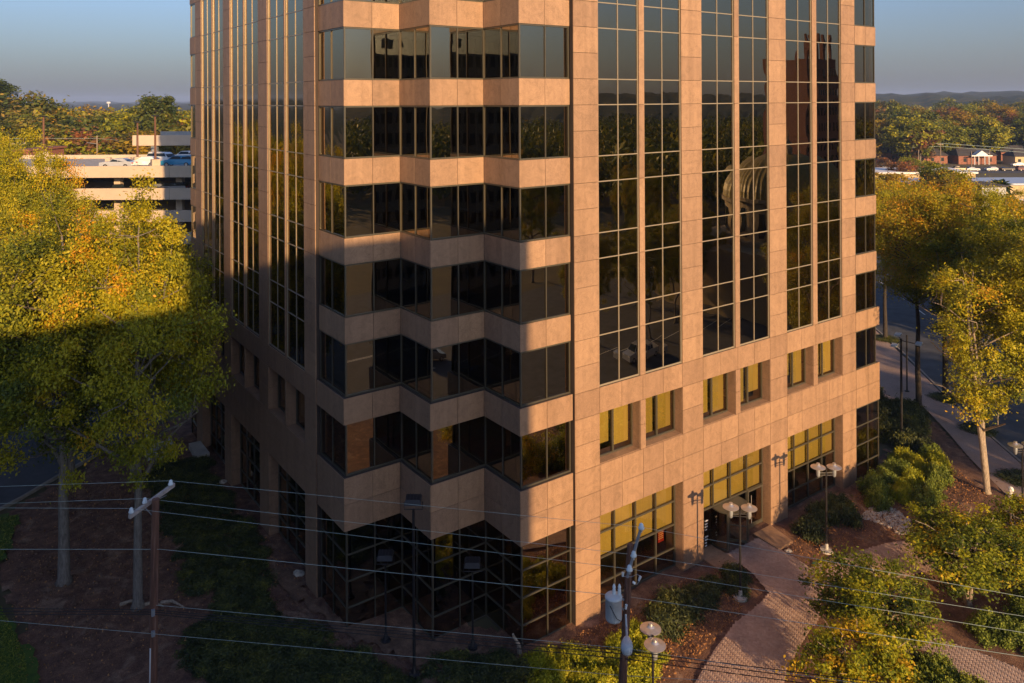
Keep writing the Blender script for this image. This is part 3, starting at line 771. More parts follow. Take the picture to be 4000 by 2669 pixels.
def make_tree(name, h, cr, cbase, trunk_r, nclump, nleaf, lsize, mat, barkm, seed, lean=.4, hue=(.35, .22), clump_r=.9, sparse=0.0, flat=1.0, shape='round', forks=1, bare=0):
    """returns (crown mesh, trunk mesh); base at the origin"""
    R = np.random.default_rng(seed); rd = random.Random(seed)
    mb = MB(); nodes = []
    hf = cbase * (1.0 if forks == 1 else .15)
    top = h * .9
    stems = []
    for s_ in range(forks):
        a = rd.uniform(0, 6.28) + s_*6.28/forks; sp = 0 if forks == 1 else .16*cr
        pts = [Vector((0 if forks == 1 else math.cos(a)*.12, 0 if forks == 1 else math.sin(a)*.12, 0))]; r0 = trunk_r * (1 if forks == 1 else .55)
        rads = [r0*1.75, ]; pts.append(pts[0] + Vector((0, 0, .35))); rads.append(r0*1.08)
        n = 9; dx, dy = rd.uniform(-lean, lean), rd.uniform(-lean, lean)
        for i in range(1, n+1):
            f = i/n; z = .35 + (top-.35)*f
            p = Vector((pts[0].x + dx*f + math.cos(a)*sp*f*2 + rd.uniform(-.12, .12)*f*cr*.3, pts[0].y + dy*f + math.sin(a)*sp*f*2 + rd.uniform(-.12, .12)*f*cr*.3, z))
            pts.append(p); rads.append(r0*(1-.88*f**.9)+.02)
        mb.tube(pts, rads, 9); stems.append((pts, rads))
        for p, r in zip(pts, rads):
            if p.z > cbase*.75: nodes.append((p, r))
    # limbs
    nl = int(9 + cr*2)
    for i in range(nl):
        pts, rads = stems[i % len(stems)]
        zl = cbase*(1.1 if forks == 1 else .8); zt = zl + (top*.85-zl) * (i/nl)**.9
        k = max(j for j in range(len(pts)) if pts[j].z <= zt); f = 0 if k+1 >= len(pts) else (zt-pts[k].z)/(pts[k+1].z-pts[k].z)
        p0 = pts[k].lerp(pts[min(k+1, len(pts)-1)], f); r0 = rads[k]*.55
        az = i*2.4 + rd.uniform(-.4, .4); rel = (zt-cbase*.8)/(h-cbase*.8)
        L = cr * (1.0 if rel < .45 else 1.0-(rel-.45)*1.2) * rd.uniform(.65, .95)
        q = [p0]; rr = [r0]
        for j in range(1, 5):
            f = j/4; q.append(p0 + Vector((math.cos(az+.25*math.sin(3*f+i))*L*f, math.sin(az+.25*math.sin(3*f+i))*L*f, L*(.75*f - .22*f*f)*(1.1-.5*rel*0) + rd.uniform(-.1, .1)))); rr.append(r0*(1-.8*f)+.01)
        mb.tube(q, rr, 6, cap=False); nodes += list(zip(q[1:], rr[1:]))
    # clumps
    C = []
    zc, hz = (h+cbase)/2, (h-cbase)/2
    tries = 0
    ph = R.uniform(0, 6.28, 6)
    while len(C) < nclump and tries < nclump*60:
        tries += 1
        v = R.normal(0, 1, 3); v /= np.linalg.norm(v); rr_ = R.uniform(.35, 1.0)**.5
        lob = 1 + .16*math.sin(3*math.atan2(v[1], v[0])+ph[0]) + .12*math.sin(5*v[2]+ph[1]) + .08*math.sin(7*math.atan2(v[1], v[0])+4*v[2]+ph[2])
        if shape == 'round': wx = 1.0
        elif shape == 'cone': wx = max(.12, .95 - .8*(v[2]*rr_*.5+.5))
        elif shape == 'vase': wx = .55 + .5*(v[2]*rr_*.5+.5)
        else: wx = 1
        p = np.array([v[0]*cr*rr_*lob*wx, v[1]*cr*rr_*lob*wx, zc + v[2]*hz*rr_*lob*flat])
        if p[2] < cbase*.8: continue
        if sparse and R.uniform() < sparse*(1-(p[2]-cbase)/((h-cbase)*.62)): continue
        C.append(p)
    C = np.array(C); cen = np.array([0, 0, zc - hz*.3])
    NP = np.array([tuple(n_[0]) for n_ in nodes])
    for c in C[::2] if len(C) > 60 else C:
        d = np.linalg.norm(NP - c, axis=1) + np.where(NP[:, 2] > c[2], 2.0, 0); j = int(np.argmin(d)); p0, r0 = nodes[j]
        cc = Vector(c); md = p0.lerp(cc, .5) + Vector((rd.uniform(-.2, .2), rd.uniform(-.2, .2), -.15*(cc-p0).length*.3))
        mb.tube([p0, md, cc], [min(r0*.6, .05*trunk_r/.3+.01), .02+.01*trunk_r/.3, .008], 4, cap=False)
    for _ in range(bare):
        j = rd.randrange(len(C)); c = Vector(C[j]); e = c + (c - Vector(cen)).normalized()*rd.uniform(.5, 1.4); mb.tube([c, e], [.02, .006], 3, cap=False)
    per = nleaf // len(C); cid = np.repeat(np.arange(len(C)), per); n = len(cid)
    off = R.normal(0, 1, (n, 3)) * clump_r * R.uniform(.6, 1.25, len(C))[cid][:, None] * np.array([.55, .55, .38])
    L = C[cid] + off; out = L - cen; out /= np.linalg.norm(out, axis=1)[:, None]; nr = out*.6 + np.array([0, 0, .55])
    rel = np.clip((L[:, 2]-cbase)/(h-cbase), 0, 1)
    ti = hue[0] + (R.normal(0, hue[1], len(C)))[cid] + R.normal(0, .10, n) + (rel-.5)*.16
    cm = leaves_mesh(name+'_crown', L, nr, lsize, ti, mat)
    me = bpy.data.meshes.new(name+'_trunk'); me.from_pydata(mb.v, [], mb.f); me.shade_smooth(); me.materials.append(barkm)
    return cm, me
def put_tree(kind, meshes, loc, rz, sc, label, group=None, cat='tree'):
    t = thing(kind, label, cat, loc, group); t.rotation_euler = (0, 0, rz); t.scale = sc if isinstance(sc, tuple) else (sc,)*3
    for nm_, me in (('crown', meshes[0]), ('trunk', meshes[1])):
        o = bpy.data.objects.new(nm_, me); col.objects.link(o); o.parent = t
    return t

OAK = [make_tree('street_oak', 20, 5.0, 5.4, .30, 230, 78000, .092, M['leaf_oak'], M['bark'], s, hue=(.51, .17), clump_r=.86, sparse=.95, bare=70) for s in (3, 8)]
OAK_T = make_tree('thin_oak', 18.5, 4.6, 10, .25, 230, 52000, .080, M['leaf_oak'], M['bark_dark'], 21, hue=(.72, .15), clump_r=1.0, bare=60, shape='vase')
OAK_P = make_tree('pale_oak', 17, 4.2, 5.6, .36, 130, 26000, .095, M['leaf_oak'], M['bark_pale'], 5, hue=(.44, .16), clump_r=.8, bare=50, shape='vase', forks=2)
MYR = [make_tree('crape_myrtle', 5.3, 2.9, 1.9, .17, 170, 17000, .095, M['leaf_myrtle'], M['bark_pale'], s, hue=(.42, .22), clump_r=.55, forks=4, lean=.2, bare=15) for s in (31, 32)]
MYR_G = make_tree('crape_myrtle', 5.0, 2.6, 1.5, .15, 150, 15000, .095, M['leaf_myrtle'], M['bark_pale'], 35, hue=(.66, .22), clump_r=.5, forks=4, lean=.2, bare=15)
FARV = {
 'green': [make_tree('far_green', 18, 6.5, 3, .3, 90, 7000, .42, M['leaf_green'], M['bark_dark'], s, hue=(.55, .2), clump_r=1.9) for s in (41, 42, 43)],
 'olive': [make_tree('far_olive', 17, 6.0, 3, .3, 90, 7000, .40, M['leaf_oak'], M['bark_dark'], s, hue=(.30, .16), clump_r=1.7) for s in (51, 52)],
 'gold': [make_tree('far_gold', 16, 5.5, 2, .3, 90, 7500, .36, M['leaf_gold'], M['bark_dark'], s, hue=(.35, .2), clump_r=1.5) for s in (61, 62)],
 'rust': [make_tree('far_rust', 15, 5.5, 2, .3, 80, 5500, .36, M['leaf_rust'], M['bark'], s, hue=(.45, .2), clump_r=1.5, bare=30) for s in (71, 72)],
 'pine': [make_tree('far_pine', 24, 4.2, 14, .3, 50, 4500, .36, M['leaf_green'], M['bark_dark'], 81, hue=(.35, .15), clump_r=1.4)],
}

# near left: two pale trunks on the mulch slope and the trees behind them
put_tree('street_tree', OAK[0], (8.3, 45.1, 0), .6, (.78, .78, 1.08), 'tall yellow-green tree with thick pale trunk beside the wooden pole on the mulch slope')
put_tree('street_tree', OAK[1], (5.44, 49.8, 0), 2.1, (1.0, 1.0, 1.06), 'yellow-green tree with slimmer trunk rooted left of the thick-trunked one')
nl_ = [((10.9, 60.3), .3, .92, 'tree behind the thick trunk, standing by the kerb near the concrete pad', OAK[1]),
       ((7.2, 62.0), 1.5, .95, 'dark-trunked tree at the kerb, second from the concrete pad', OAK[0]),
       (atd(60, 600, 68)[:2], 1.2, (.85, .85, 1.15), 'broad orange-yellow tree left of the open garage deck', OAK[0]),
       (atd(-60, 600, 76)[:2], 1.2, (.85, .85, 1.2), 'tall yellow tree cut by the left edge in front of the garage', OAK[1]),
       ((1.5, 57.5), 2.9, 1.0, 'yellow tree at the far left edge by the lawn', OAK[1]),
       (atd(165, 600, 60)[:2], 4.0, (.72, .72, 1.16), 'orange-topped tree in front of the parking garage, left of its open deck', OAK[0]),
       (atd(-20, 600, 62)[:2], 5.2, (.8, .8, 1.12), 'leftmost orange-topped tree in front of the garage', OAK[1]),
       ((12.5, 70.5), 2.2, .72, 'small tree with feathery top between kerb and garage', OAK[0]),
       ((16.2, 78), 4.2, .70, 'small yellow-green tree against the garage beside the tower', OAK[1])]
for (x, y), rz, s_, lb, me in nl_: put_tree('street_tree', me, (x, y, 0), rz, s_, lb)

# right street trees
rt_ = [((83.7, 46.3), .4, .93, 'bare-topped dark tree nearest the tower on the brick sidewalk', OAK_T),
       ((66.1, 33.7), 1.4, .98, 'forked dark trunk rising from the junipers beside the sidewalk', OAK_T),
       ((71.5, 34.1), 2.6, 1.0, 'straight dark-trunked tree in its own ground-cover square at the kerb', OAK_T),
       ((66.85, 29.2), 3.4, .98, 'dark-trunked kerb tree behind the sunlit pale trunk', OAK[0]),
       ((56.6, 24.2), 4.1, .93, 'pale sunlit forked tree with yellow leaves beside the brick sidewalk', OAK_P),
       ((61.5, 21.8), 5.5, .96, 'golden tree at the right edge of the view above the twin lamp', OAK[1]),
       ((96, 46), .9, .78, 'yellow tree across the side street, left of the golden one', OAK[0]),
       ((104, 56), 2.0, .74, 'olive tree across the side street close to the tower edge', OAK[1]),
       ((92, 36), 3.1, .82, 'broad golden tree across the side street', OAK[1]),
       ((108, 40), 4.4, .82, 'orange-tinged tree across the side street at the right', OAK[0]),
       ((122, 62), 5.0, .72, 'thin-crowned tree between side street and white-roofed building', OAK_P),
       ((86, 24), 5.9, .9, 'yellow tree overhanging the right end of the side street', OAK[0])]
for (x, y), rz, s_, lb, me in rt_: put_tree('street_tree', me, (x, y, 0), rz, s_, lb)

# crape myrtles
put_tree('crape_myrtle', MYR[0], (43.4, 19.6, 0), .5, (1.0, 1.0, .82), 'crape myrtle with several bare cream stems between brick walk and clipped hedge')
put_tree('crape_myrtle', MYR[1], (35.9, 20.3, 0), 1.9, (.92, .92, .80), 'bushy crape myrtle in the mulch island between the two brick paths')
put_tree('crape_myrtle', MYR_G, (31.4, 18.6, 0), 3.0, (.86, .86, .80), 'orange-tipped crape myrtle nearest the camera at the bottom edge')
put_tree('crape_myrtle', MYR[1], (48.3, 18.8, 0), 4.4, (.85, .85, .75), 'crape myrtle cut off by the right edge beside the sidewalk')

# ---- shrubs
def shrub_mesh(name, n, size, mat, seed, hue, rx=1.0, rz=.62, spiky=.5, asp=.28):
    R = np.random.default_rng(seed); nc = 46
    th = R.uniform(0, 6.28, nc); ph = np.arccos(R.uniform(.0, 1, nc)); rr = R.uniform(.55, 1.0, nc)
    C = np.stack([np.cos(th)*np.sin(ph)*rx*rr, np.sin(th)*np.sin(ph)*rx*rr, np.cos(ph)*rz*rr + .05], 1)
    cid = R.integers(0, nc, n); off = R.normal(0, .13, (n, 3)) * rx; off[:, 2] *= .6
    L = C[cid] + off; L[:, 2] = np.abs(L[:, 2]); out = L.copy(); out /= np.linalg.norm(out, axis=1)[:, None] + 1e-6
    nr = out + np.array([0, 0, .5])
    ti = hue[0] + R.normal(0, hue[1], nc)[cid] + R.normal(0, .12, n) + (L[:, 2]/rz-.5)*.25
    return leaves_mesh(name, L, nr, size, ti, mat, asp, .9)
JUN = [shrub_mesh('juniper', 5200, .075, M['leaf_juniper'], s, (.35, .14)) for s in (1, 2, 3)]
LIM = [shrub_mesh('juniper', 5200, .070, M['leaf_lime'], s, (.5, .16)) for s in (4, 5)]
HED = [shrub_mesh('hedge', 6500, .050, M['leaf_hedge'], s, (.45, .15), rz=.75, asp=.6) for s in (6, 7)]
def stems():
    b = MB()
    for i in range(7):
        a = i*.9+.3; b.tube([(0, 0, 0), (math.cos(a)*.3, math.sin(a)*.3, .2), (math.cos(a)*.7, math.sin(a)*.7, .42)], [.035, .025, .01], 5, cap=False)
    me = bpy.data.meshes.new('stem'); me.from_pydata(b.v, [], b.f); me.materials.append(M['bark']); return me
STEM = stems()
def shrub(x, y, r, h, me, label, group=None, name='juniper', cat='shrub'):
    t = thing(name, label, cat, (x, y, .05), group); t.rotation_euler = (0, 0, random.uniform(0, 6.28)); t.scale = (r, r*random.uniform(.85, 1.15), h/.7)
    for nn, m_ in (('foliage', me), ('stem', STEM)):
        o = bpy.data.objects.new(nn, m_); col.objects.link(o); o.parent = t
    return t
def scatter(poly, n, mind, seed):
    R = random.Random(seed); pts = []; xs = [p[0] for p in poly]; ys = [p[1] for p in poly]; k = 0
    while len(pts) < n and k < 6000:
        k += 1; x, y = R.uniform(min(xs), max(xs)), R.uniform(min(ys), max(ys))
        if inside([x], [y], poly)[0] and all((x-a)**2+(y-b)**2 > mind*mind for a, b in pts): pts.append((x, y))
    return pts
slope = [(12.4, 62), (15.2, 60), (15.2, 55.0), (15.0, 50.2), (15.3, 46), (14.2, 43.2), (13.6, 41.6), (11.6, 42.5), (11.2, 45.5), (11.4, 49), (11.9, 54)]
low = [(10.2, 41.0), (13.4, 41.0), (15.0, 36.2), (16.5, 33.6), (17.0, 31.6), (15.5, 29.5), (10.5, 30.5), (9.5, 36)]
low2 = [(19.2, 31.6), (21.6, 30.3), (22.5, 28.8), (21.5, 27), (18.8, 27.6), (17.6, 29.4)]
for (x, y), lb_ in [(p, 'on the slope along the shaded granite piers') for p in scatter(slope, 62, .72, 1)] + [(p, 'in the bed around the black floodlight posts') for p in scatter(low, 60, .72, 2)] + [(p, 'between the zigzag glass corner and the transformer pole') for p in scatter(low2, 16, .7, 3)]:
    shrub(x, y, random.uniform(.75, 1.2), random.uniform(.35, .6), random.choice(JUN), 'low dark juniper ' + lb_, 'dark junipers ' + lb_)
lit = [(22.4, 29.4), (24.0, 28.5), (26.0, 27.8), (27.6, 27.6), (27.9, 26.2), (25.6, 25.8), (22.0, 25.4), (20.6, 27.4)]
for x, y in scatter(lit, 18, 1.0, 5):
    shrub(x, y, random.uniform(.75, 1.1), random.uniform(.65, .95), random.choice(LIM), 'bright yellow-green juniper in the sunlit bed by the first granite pier', 'sunlit junipers by the first granite pier')
lab = ['juniper mound against the pale patch of mulch left of the herringbone walk', 'broad juniper in the middle of the shaded bed below the lobby windows', 'juniper at the kerb-side end of the bed below the lobby windows', 'juniper beside the base of the lamp in front of the entrance', 'rounded shrub touching the entrance walk left of the revolving door', 'shrub with a pale stone on top beside the entrance walk']
for (x, y, r, h, me), lb in zip([(29.4, 27.7, 1.25, .95, JUN[0]), (31.0, 28.2, 1.3, .95, JUN[1]), (32.5, 28.0, 1.0, .8, JUN[2]), (33.5, 28.3, .85, .7, JUN[0]), (35.3, 28.0, .95, .85, JUN[1]), (34.5, 27.4, .8, .7, JUN[2])], lab): shrub(x, y, r, h, me, lb)
lab = ['leggy juniper with bare stems left of the second twin lamp', 'dark juniper against the granite pier right of the entrance', 'tall juniper just right of the second twin lamp', 'juniper mound at the head of the river-stone patch']
for (x, y, r, h), lb in zip([(42.6, 28.3, 1.0, 1.0), (44.6, 28.9, 1.0, 1.0), (45.6, 28.2, 1.2, 1.35), (46.6, 28.9, 1.0, 1.0)], lab): shrub(x, y, r, h, JUN[0], lb)
hh = [(50.2, 28.6), (52.0, 28.9), (51.2, 27.2), (53.4, 27.8), (54.2, 29.2), (55.8, 28.6), (57.2, 28.0), (55.4, 27.0), (53.0, 26.2), (51.6, 25.9), (56.2, 29.8), (58.4, 28.9), (49.0, 27.6)]
ol = ['lowest and darkest', 'clipped one nearest the corner', 'round one at the front', 'central', 'one against the corner glass', 'one behind the central shrub', 'far one near the sidewalk', 'one facing the pale trunk', 'brightest round one', 'front one by the river stones', 'one below the shoebox lamp', 'far right one', 'leftmost']
for (x, y), lb in zip(hh, ol): shrub(x, y, random.uniform(.8, 1.1), random.uniform(.95, 1.3), random.choice(HED + LIM), 'clipped evergreen right of the tower, the ' + lb, 'clipped evergreens right of the tower', 'evergreen_shrub')
for i, (x, y) in enumerate([(62.5, 35), (64, 36.6), (66, 38), (63.6, 33.2), (61.6, 32.2), (60, 33.4), (65, 34.2), (59.5, 31), (68, 41)]):
    shrub(x, y, 1.5, 1.3, JUN[i % 3], 'dark evergreen behind the shoebox lamp beside the far sidewalk', 'evergreens beside the far sidewalk', 'evergreen_shrub')
for x, y in ((71.5, 34.1), (83.7, 46.3), (66.8, 29.4), (60.4, 24.0)): shrub(x, y, 1.5, .35, JUN[2], 'ring of dark ground cover round a street tree trunk in the sidewalk', 'ground cover round the street tree trunks', 'ground_cover')
# clipped hedge and round hedge at the lower right
for i, (x, y) in enumerate([(42.4, 16.6), (43.2, 15.6), (44.0, 17.0), (45.0, 16.2), (44.8, 14.8), (46.2, 15.4), (45.6, 17.4), (46.8, 16.6), (43.6, 14.2), (41.8, 17.8), (47.8, 17.4)]):
    shrub(x, y, 1.1, .95, HED[i % 2], 'leafy shrub forming the bright low hedge behind the lower right walk', 'shrubs of the low hedge at the lower right', 'hedge_shrub')
for i, (x, y) in enumerate([(35.6, 17.2), (36.3, 16.3), (34.8, 16.4), (35.5, 15.4), (36.4, 17.9)]):
    shrub(x, y, 1.0, 1.0, HED[i % 2], 'dark rounded shrub beside the lower right walk behind the orange-tipped myrtle', 'dark rounded shrubs by the lower right walk', 'hedge_shrub')

# river stones
def stones(poly, n, seed, smin, smax, name, mat, lab):
    R = np.random.default_rng(seed); base = np.array([(-1, -1, -.6), (1, -1, -.6), (1, 1, -.6), (-1, 1, -.6), (-.7, -.7, .6), (.7, -.7, .6), (.7, .7, .6), (-.7, .7, .6)])
    fq = np.array([(4, 5, 6, 7), (0, 1, 5, 4), (1, 2, 6, 5), (2, 3, 7, 6), (3, 0, 4, 7)]); pts = scatter(poly, n, smin*1.4, seed); V = []; 
    for x, y in pts:
        a = R.uniform(0, 6.28); s = R.uniform(smin, smax)*np.array([1, R.uniform(.6, 1), .6]); b = base*s*R.uniform(.8, 1.15, (8, 3))
        V.append(np.stack([x + b[:, 0]*math.cos(a)-b[:, 1]*math.sin(a), y + b[:, 0]*math.sin(a)+b[:, 1]*math.cos(a), .16+b[:, 2]], 1))
    FF = (fq[None]+np.arange(len(V))[:, None, None]*8).reshape(-1, 4)
    o = linkm(name, quads(name, np.concatenate(V), FF, R.uniform(0, 1, len(V)*8)), mat); tag(o, lab, 'stones', kind='stuff')
stones([(46.8, 27.6), (48.8, 27.9), (49.6, 26.9), (49.0, 25.6), (47.6, 24.6), (46.9, 25.2), (47.2, 26.3)], 260, 4, .06, .13, 'river_stone', M['rock'], 'pale river stones scattered between shrubs and brick walk')
stones([(12, 36), (20, 29), (27, 27), (33, 26), (34, 27), (30, 29), (24, 30), (16, 36), (15.5, 41), (12, 42)], 420, 6, .03, .09, 'fallen_bark', M['clay'], 'scraps of bark and dry leaves lying on the mulch')
stones([(4, 44), (12, 43), (11, 52), (12, 60), (6, 60), (3.6, 52)], 380, 7, .03, .10, 'fallen_bark', M['clay'], 'scraps of bark and dry leaves on the shaded slope')
# fallen leaves as stuff
M['leaf_litter'] = leaf('leaf_litter', [(0, (.08, .04, .02)), (.5, (.24, .11, .04)), (1, (.44, .22, .08))], .1)
def litter(poly, n, seed, mat, lab, size=.048):
    R = np.random.default_rng(seed); xs = [p[0] for p in poly]; ys = [p[1] for p in poly]
    x = R.uniform(min(xs), max(xs), n*3); y = R.uniform(min(ys), max(ys), n*3); k = inside(x, y, poly); x, y = x[k][:n], y[k][:n]
    C = np.stack([x, y, .20 + R.uniform(0, .05, len(x))], 1); o = linkm('fallen_leaves', leaves_mesh('fallen_leaves', C, np.tile([0, 0, 1.0], (len(x), 1)), size, R.uniform(.2, 1, len(x)), mat, .6, 1.3)); tag(o, lab, 'leaves', kind='stuff')
litter([(22, 29.8), (33.4, 29.6), (35.4, 27), (33, 26), (28, 25), (24, 25)], 6500, 3, M['leaf_litter'], 'brown fallen leaves on the mulch left of the entrance walk')
litter([(39.9, 28.3), (53, 29.8), (60, 29), (56, 24), (50, 23.6), (46, 25.4), (40.4, 26.4)], 5500, 4, M['leaf_litter'], 'brown fallen leaves on the mulch right of the entrance walk')
for pl_, n_ in (([(-2, 36), (2.9, 38), (3.2, 44), (2.5, 49), (-2, 50)], 16000), ([(-2, 52), (1.9, 52), (3.1, 55), (4.1, 59.4), (1, 59.6), (-4, 55)], 9000)):
    R_g = np.random.default_rng(n_); xs = R_g.uniform(-4, 4.2, n_*3); ys = R_g.uniform(36, 60, n_*3); kk = inside(xs, ys, pl_); xs, ys = xs[kk][:n_], ys[kk][:n_]
    tag(linkm('grass', leaves_mesh('grass', np.stack([xs, ys, .24 + R_g.uniform(0, .05, len(xs))], 1), np.tile([0, 0, .15], (len(xs), 1)), .07, R_g.uniform(.3, 1, len(xs)), M['leaf_hedge'], .2, .6)), 'short green lawn grass at the far lower left', 'grass', kind='stuff')
litter([(2.8, 40), (16, 40), (16, 58), (6, 62), (3, 56)], 3500, 5, M['leaf_litter'], 'brown fallen leaves on the shaded mulch slope')

# ------------------------------------------------------------------ woods: individual trees, then the rest as one mass
Rw = random.Random(5)
def wood(n, xr, dr, mix, label, group, seed, scr=(.8, 1.15), avoid=None):
    Rw.seed(seed); k = 0
    for i in range(n):
        for _ in range(30):
            px = Rw.uniform(*xr); d = dr[0] + (dr[1]-dr[0])*Rw.random()**.9; p = atd(px, 600, d)
            if avoid is None or not avoid(px, d): break
        kd = Rw.choices(list(mix), list(mix.values()))[0]; me = Rw.choice(FARV[kd])
        names = {'green': 'dark green', 'olive': 'olive green', 'gold': 'golden yellow', 'rust': 'russet, half bare', 'pine': 'tall thin-stemmed pine'}
        s = Rw.uniform(*scr)
        t = put_tree('pine_tree' if kd == 'pine' else 'autumn_tree' if kd in ('gold', 'rust') else 'broadleaf_tree', me, (p[0], p[1], 0), Rw.uniform(0, 6.28), (s*1.1, s*1.1, s*.88), names[kd] + ' ' + label, names[kd] + ' ' + group)
wood(60, (-140, 830), (172, 225), {'green': 3, 'olive': 5, 'gold': 3, 'rust': 5}, 'tree in the wood beyond the parking garage', 'trees beyond the garage', 1, (1.12, 1.45))
wood(46, (-160, 860), (230, 330), {'green': 3, 'olive': 6, 'gold': 2, 'rust': 5, 'pine': .6}, 'tree deep in the wood beyond the garage', 'trees deep behind the garage', 2, (1.35, 1.8))
def av(px, d): return 268 < d < 304
wood(22, (3330, 4120), (245, 266), {'green': 1}, 'x', 'x', 3) if False else None
wood(38, (3330, 4150), (312, 390), {'green': 4, 'olive': 3, 'gold': 5, 'rust': 3}, 'tree among the houses beyond the busy road', 'trees among the houses beyond the road', 4, (1.0, 1.4))
wood(56, (3330, 4200), (400, 640), {'green': 6, 'olive': 5, 'gold': 4.0, 'rust': 4.0}, 'tree in the far neighbourhood below the ridge', 'trees in the far neighbourhood', 5, (1.15, 1.6))
# trees on the near side of the long roofs
wood(10, (3440, 3800), (150, 190), {'olive': 3, 'gold': 1}, 'tree screening the long white roof', 'trees screening the long white roof', 6, (.6, .72))
wood(6, (3440, 3620), (222, 262), {'olive': 1, 'rust': 1}, 'tree between long roof and busy road', 'trees between long roof and busy road', 7, (.45, .6))
put_tree('pine_tree', FARV['pine'][0], atd(612, 600, 205)[:2] + (0,), .5, 1.22, 'lone round-topped pine standing above the wood beyond the garage')
put_tree('autumn_tree', FARV['gold'][0], atd(1150/2.937+0, 600, 168)[:2] + (0,), .5, .95, 'golden-green conical tree just behind the garage deck')
put_tree('autumn_tree', FARV['gold'][1], atd(150, 600, 165)[:2] + (0,), .5, .98, 'small yellow tree at the left in front of the dark wood')

def far_mass(name, seed, ring, azr, label, n=9000, hgt=(9, 16), mats='leaf_green', hue=.4, size=2.2):
    R = np.random.default_rng(seed); nt = n // 26
    az = R.uniform(*azr, nt); r = R.uniform(*ring, nt); hh_ = R.uniform(*hgt, nt); cid = np.repeat(np.arange(nt), 26)
    v = R.normal(0, 1, (len(cid), 3)); v /= np.linalg.norm(v, axis=1)[:, None]; rad = hh_[cid]*.42
    C = np.stack([np.sin(az)[cid]*r[cid] + v[:, 0]*rad, np.cos(az)[cid]*r[cid] + v[:, 1]*rad, hh_[cid]*.55 + v[:, 2]*hh_[cid]*.42 + 1], 1)
    o = linkm(name, leaves_mesh(name, C, v + [0, 0, .4], size, hue + R.normal(0, .25, nt)[cid] + R.normal(0, .1, len(cid)), M[mats], .7, .4)); tag(o, label, 'wood', kind='stuff')
far_mass('woodland', 1, (640, 1500), (YAW+.28, YAW+.85), 'autumn woodland covering the rise below the far ridge', 52000, (10, 17), 'leaf_oak', .22, 2.6)
far_mass('woodland', 2, (330, 1100), (YAW-.75, YAW-.30), 'autumn woodland running to the horizon beyond the garage', 52000, (9, 15), 'leaf_oak', .24, 2.2)
# mirrored in the glass: what lies behind and beside the camera
far_mass('woodland', 3, (150, 460), (1.66, 3.0), 'autumn woodland across the street, mirrored in the tower glass', 60000, (10, 19), 'leaf_oak', .25, 1.2)
far_mass('woodland', 4, (70, 300), (-1.7, -.35), 'autumn woodland west of the tower, mirrored in its glass', 40000, (12, 20), 'leaf_oak', .38, 1.1)
for i, (x, y) in enumerate([(73, -11), (98, -13), (112, -16), (70, -30), (110, 0), (84, -22), (122, -8), (57, -4), (64, -2), (71, -4), (79, -9), (102, 1), (116, 3)]):
    put_tree('street_tree', OAK[i % 2], (x, y, 0), i*1.3, .66 if y > -20 else .85, 'yellow street tree across the front street, seen mirrored in the tower glass', 'street trees mirrored in the glass')
for i, (x, y) in enumerate([(-6, 62), (-12, 72), (-16, 58), (-22, 66)]):
    put_tree('street_tree', OAK[i % 2], (x, y, 0), i*1.7, 1.0, 'yellow tree beyond the left edge, mirrored in the shaded glass', 'trees mirrored in the shaded glass')
# ------------------------------------------------------------------ parking garage
gar = thing('parking_garage', 'cream concrete parking garage with open decks behind the yellow trees', 'parking garage', (16.5, 126.2, 0))
gu = Vector((math.cos(-.6233), math.sin(-.6233), 0)); gn = Vector((-gu.y, gu.x, 0)); G0 = Vector((16.56, 126.24, 0)); ga = math.atan2(gu.y, gu.x)
def gpt(u, v): q = G0 + gu*u + gn*v; return (q.x, q.y)
def gbox(b, u0, u1, v0, v1, z0, z1): b.obox(gpt((u0+u1)/2, (v0+v1)/2), ga, u1-u0, v1-v0, z0, z1)
FL = [17.35, 14.2, 11.05, 7.9, 4.75]
for i, zt in enumerate(FL):
    for s0 in range(-24, 48, 12):
        b = MB(); gbox(b, s0, s0+11.96, 0, .35, zt-1.62, zt); b.build('parapet_panel', M['garage_conc'], gar, (*gpt(s0, 0), zt-1.62))
    b = MB(); gbox(b, -24, 48, .36, 21, zt-(.9 if i == 0 else 1.45), zt-(.42 if i == 0 else 1.1)); b.build('deck', M['concrete'], gar)
for u in range(-24, 49, 9):
    b = MB(); gbox(b, u-.45, u+.45, 3.2, 4.2, 0, 15.7); b.build('column', M['garage_conc'], gar, (*gpt(u, .9), 0))
b = MB(); gbox(b, -24, 48, 20.9, 21.3, 0, 17.55); b.build('rear_parapet', M['garage_conc'], gar)
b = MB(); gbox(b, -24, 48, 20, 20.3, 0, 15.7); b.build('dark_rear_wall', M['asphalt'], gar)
for u in (-1.2, 1.9):
    b = MB(); gbox(b, u, u+.75, 8, 8.7, 16.5, 18.0); b.build('deck_pier', M['garage_conc'], gar, (*gpt(u, 8), 16.5))
# raised ramp at the right
b = MB(); gbox(b, -3.7, 48, 22, 22.4, 19.0, 20.75); gbox(b, -3.7, 48, 22.41, 33, 19.0, 19.35); b.build('upper_ramp', M['garage_conc'], gar)
for u in (-.8, 12):
    b = MB(); gbox(b, u, u+1, 22.5, 23.3, 0, 19); b.build('ramp_column', M['grey_metal'], gar, (*gpt(u, 22.5), 0))
b = MB(); gbox(b, 1, 48, 22.1, 22.18, 20.75, 21.4); b.build('ramp_railing', M['grey_metal'], gar)
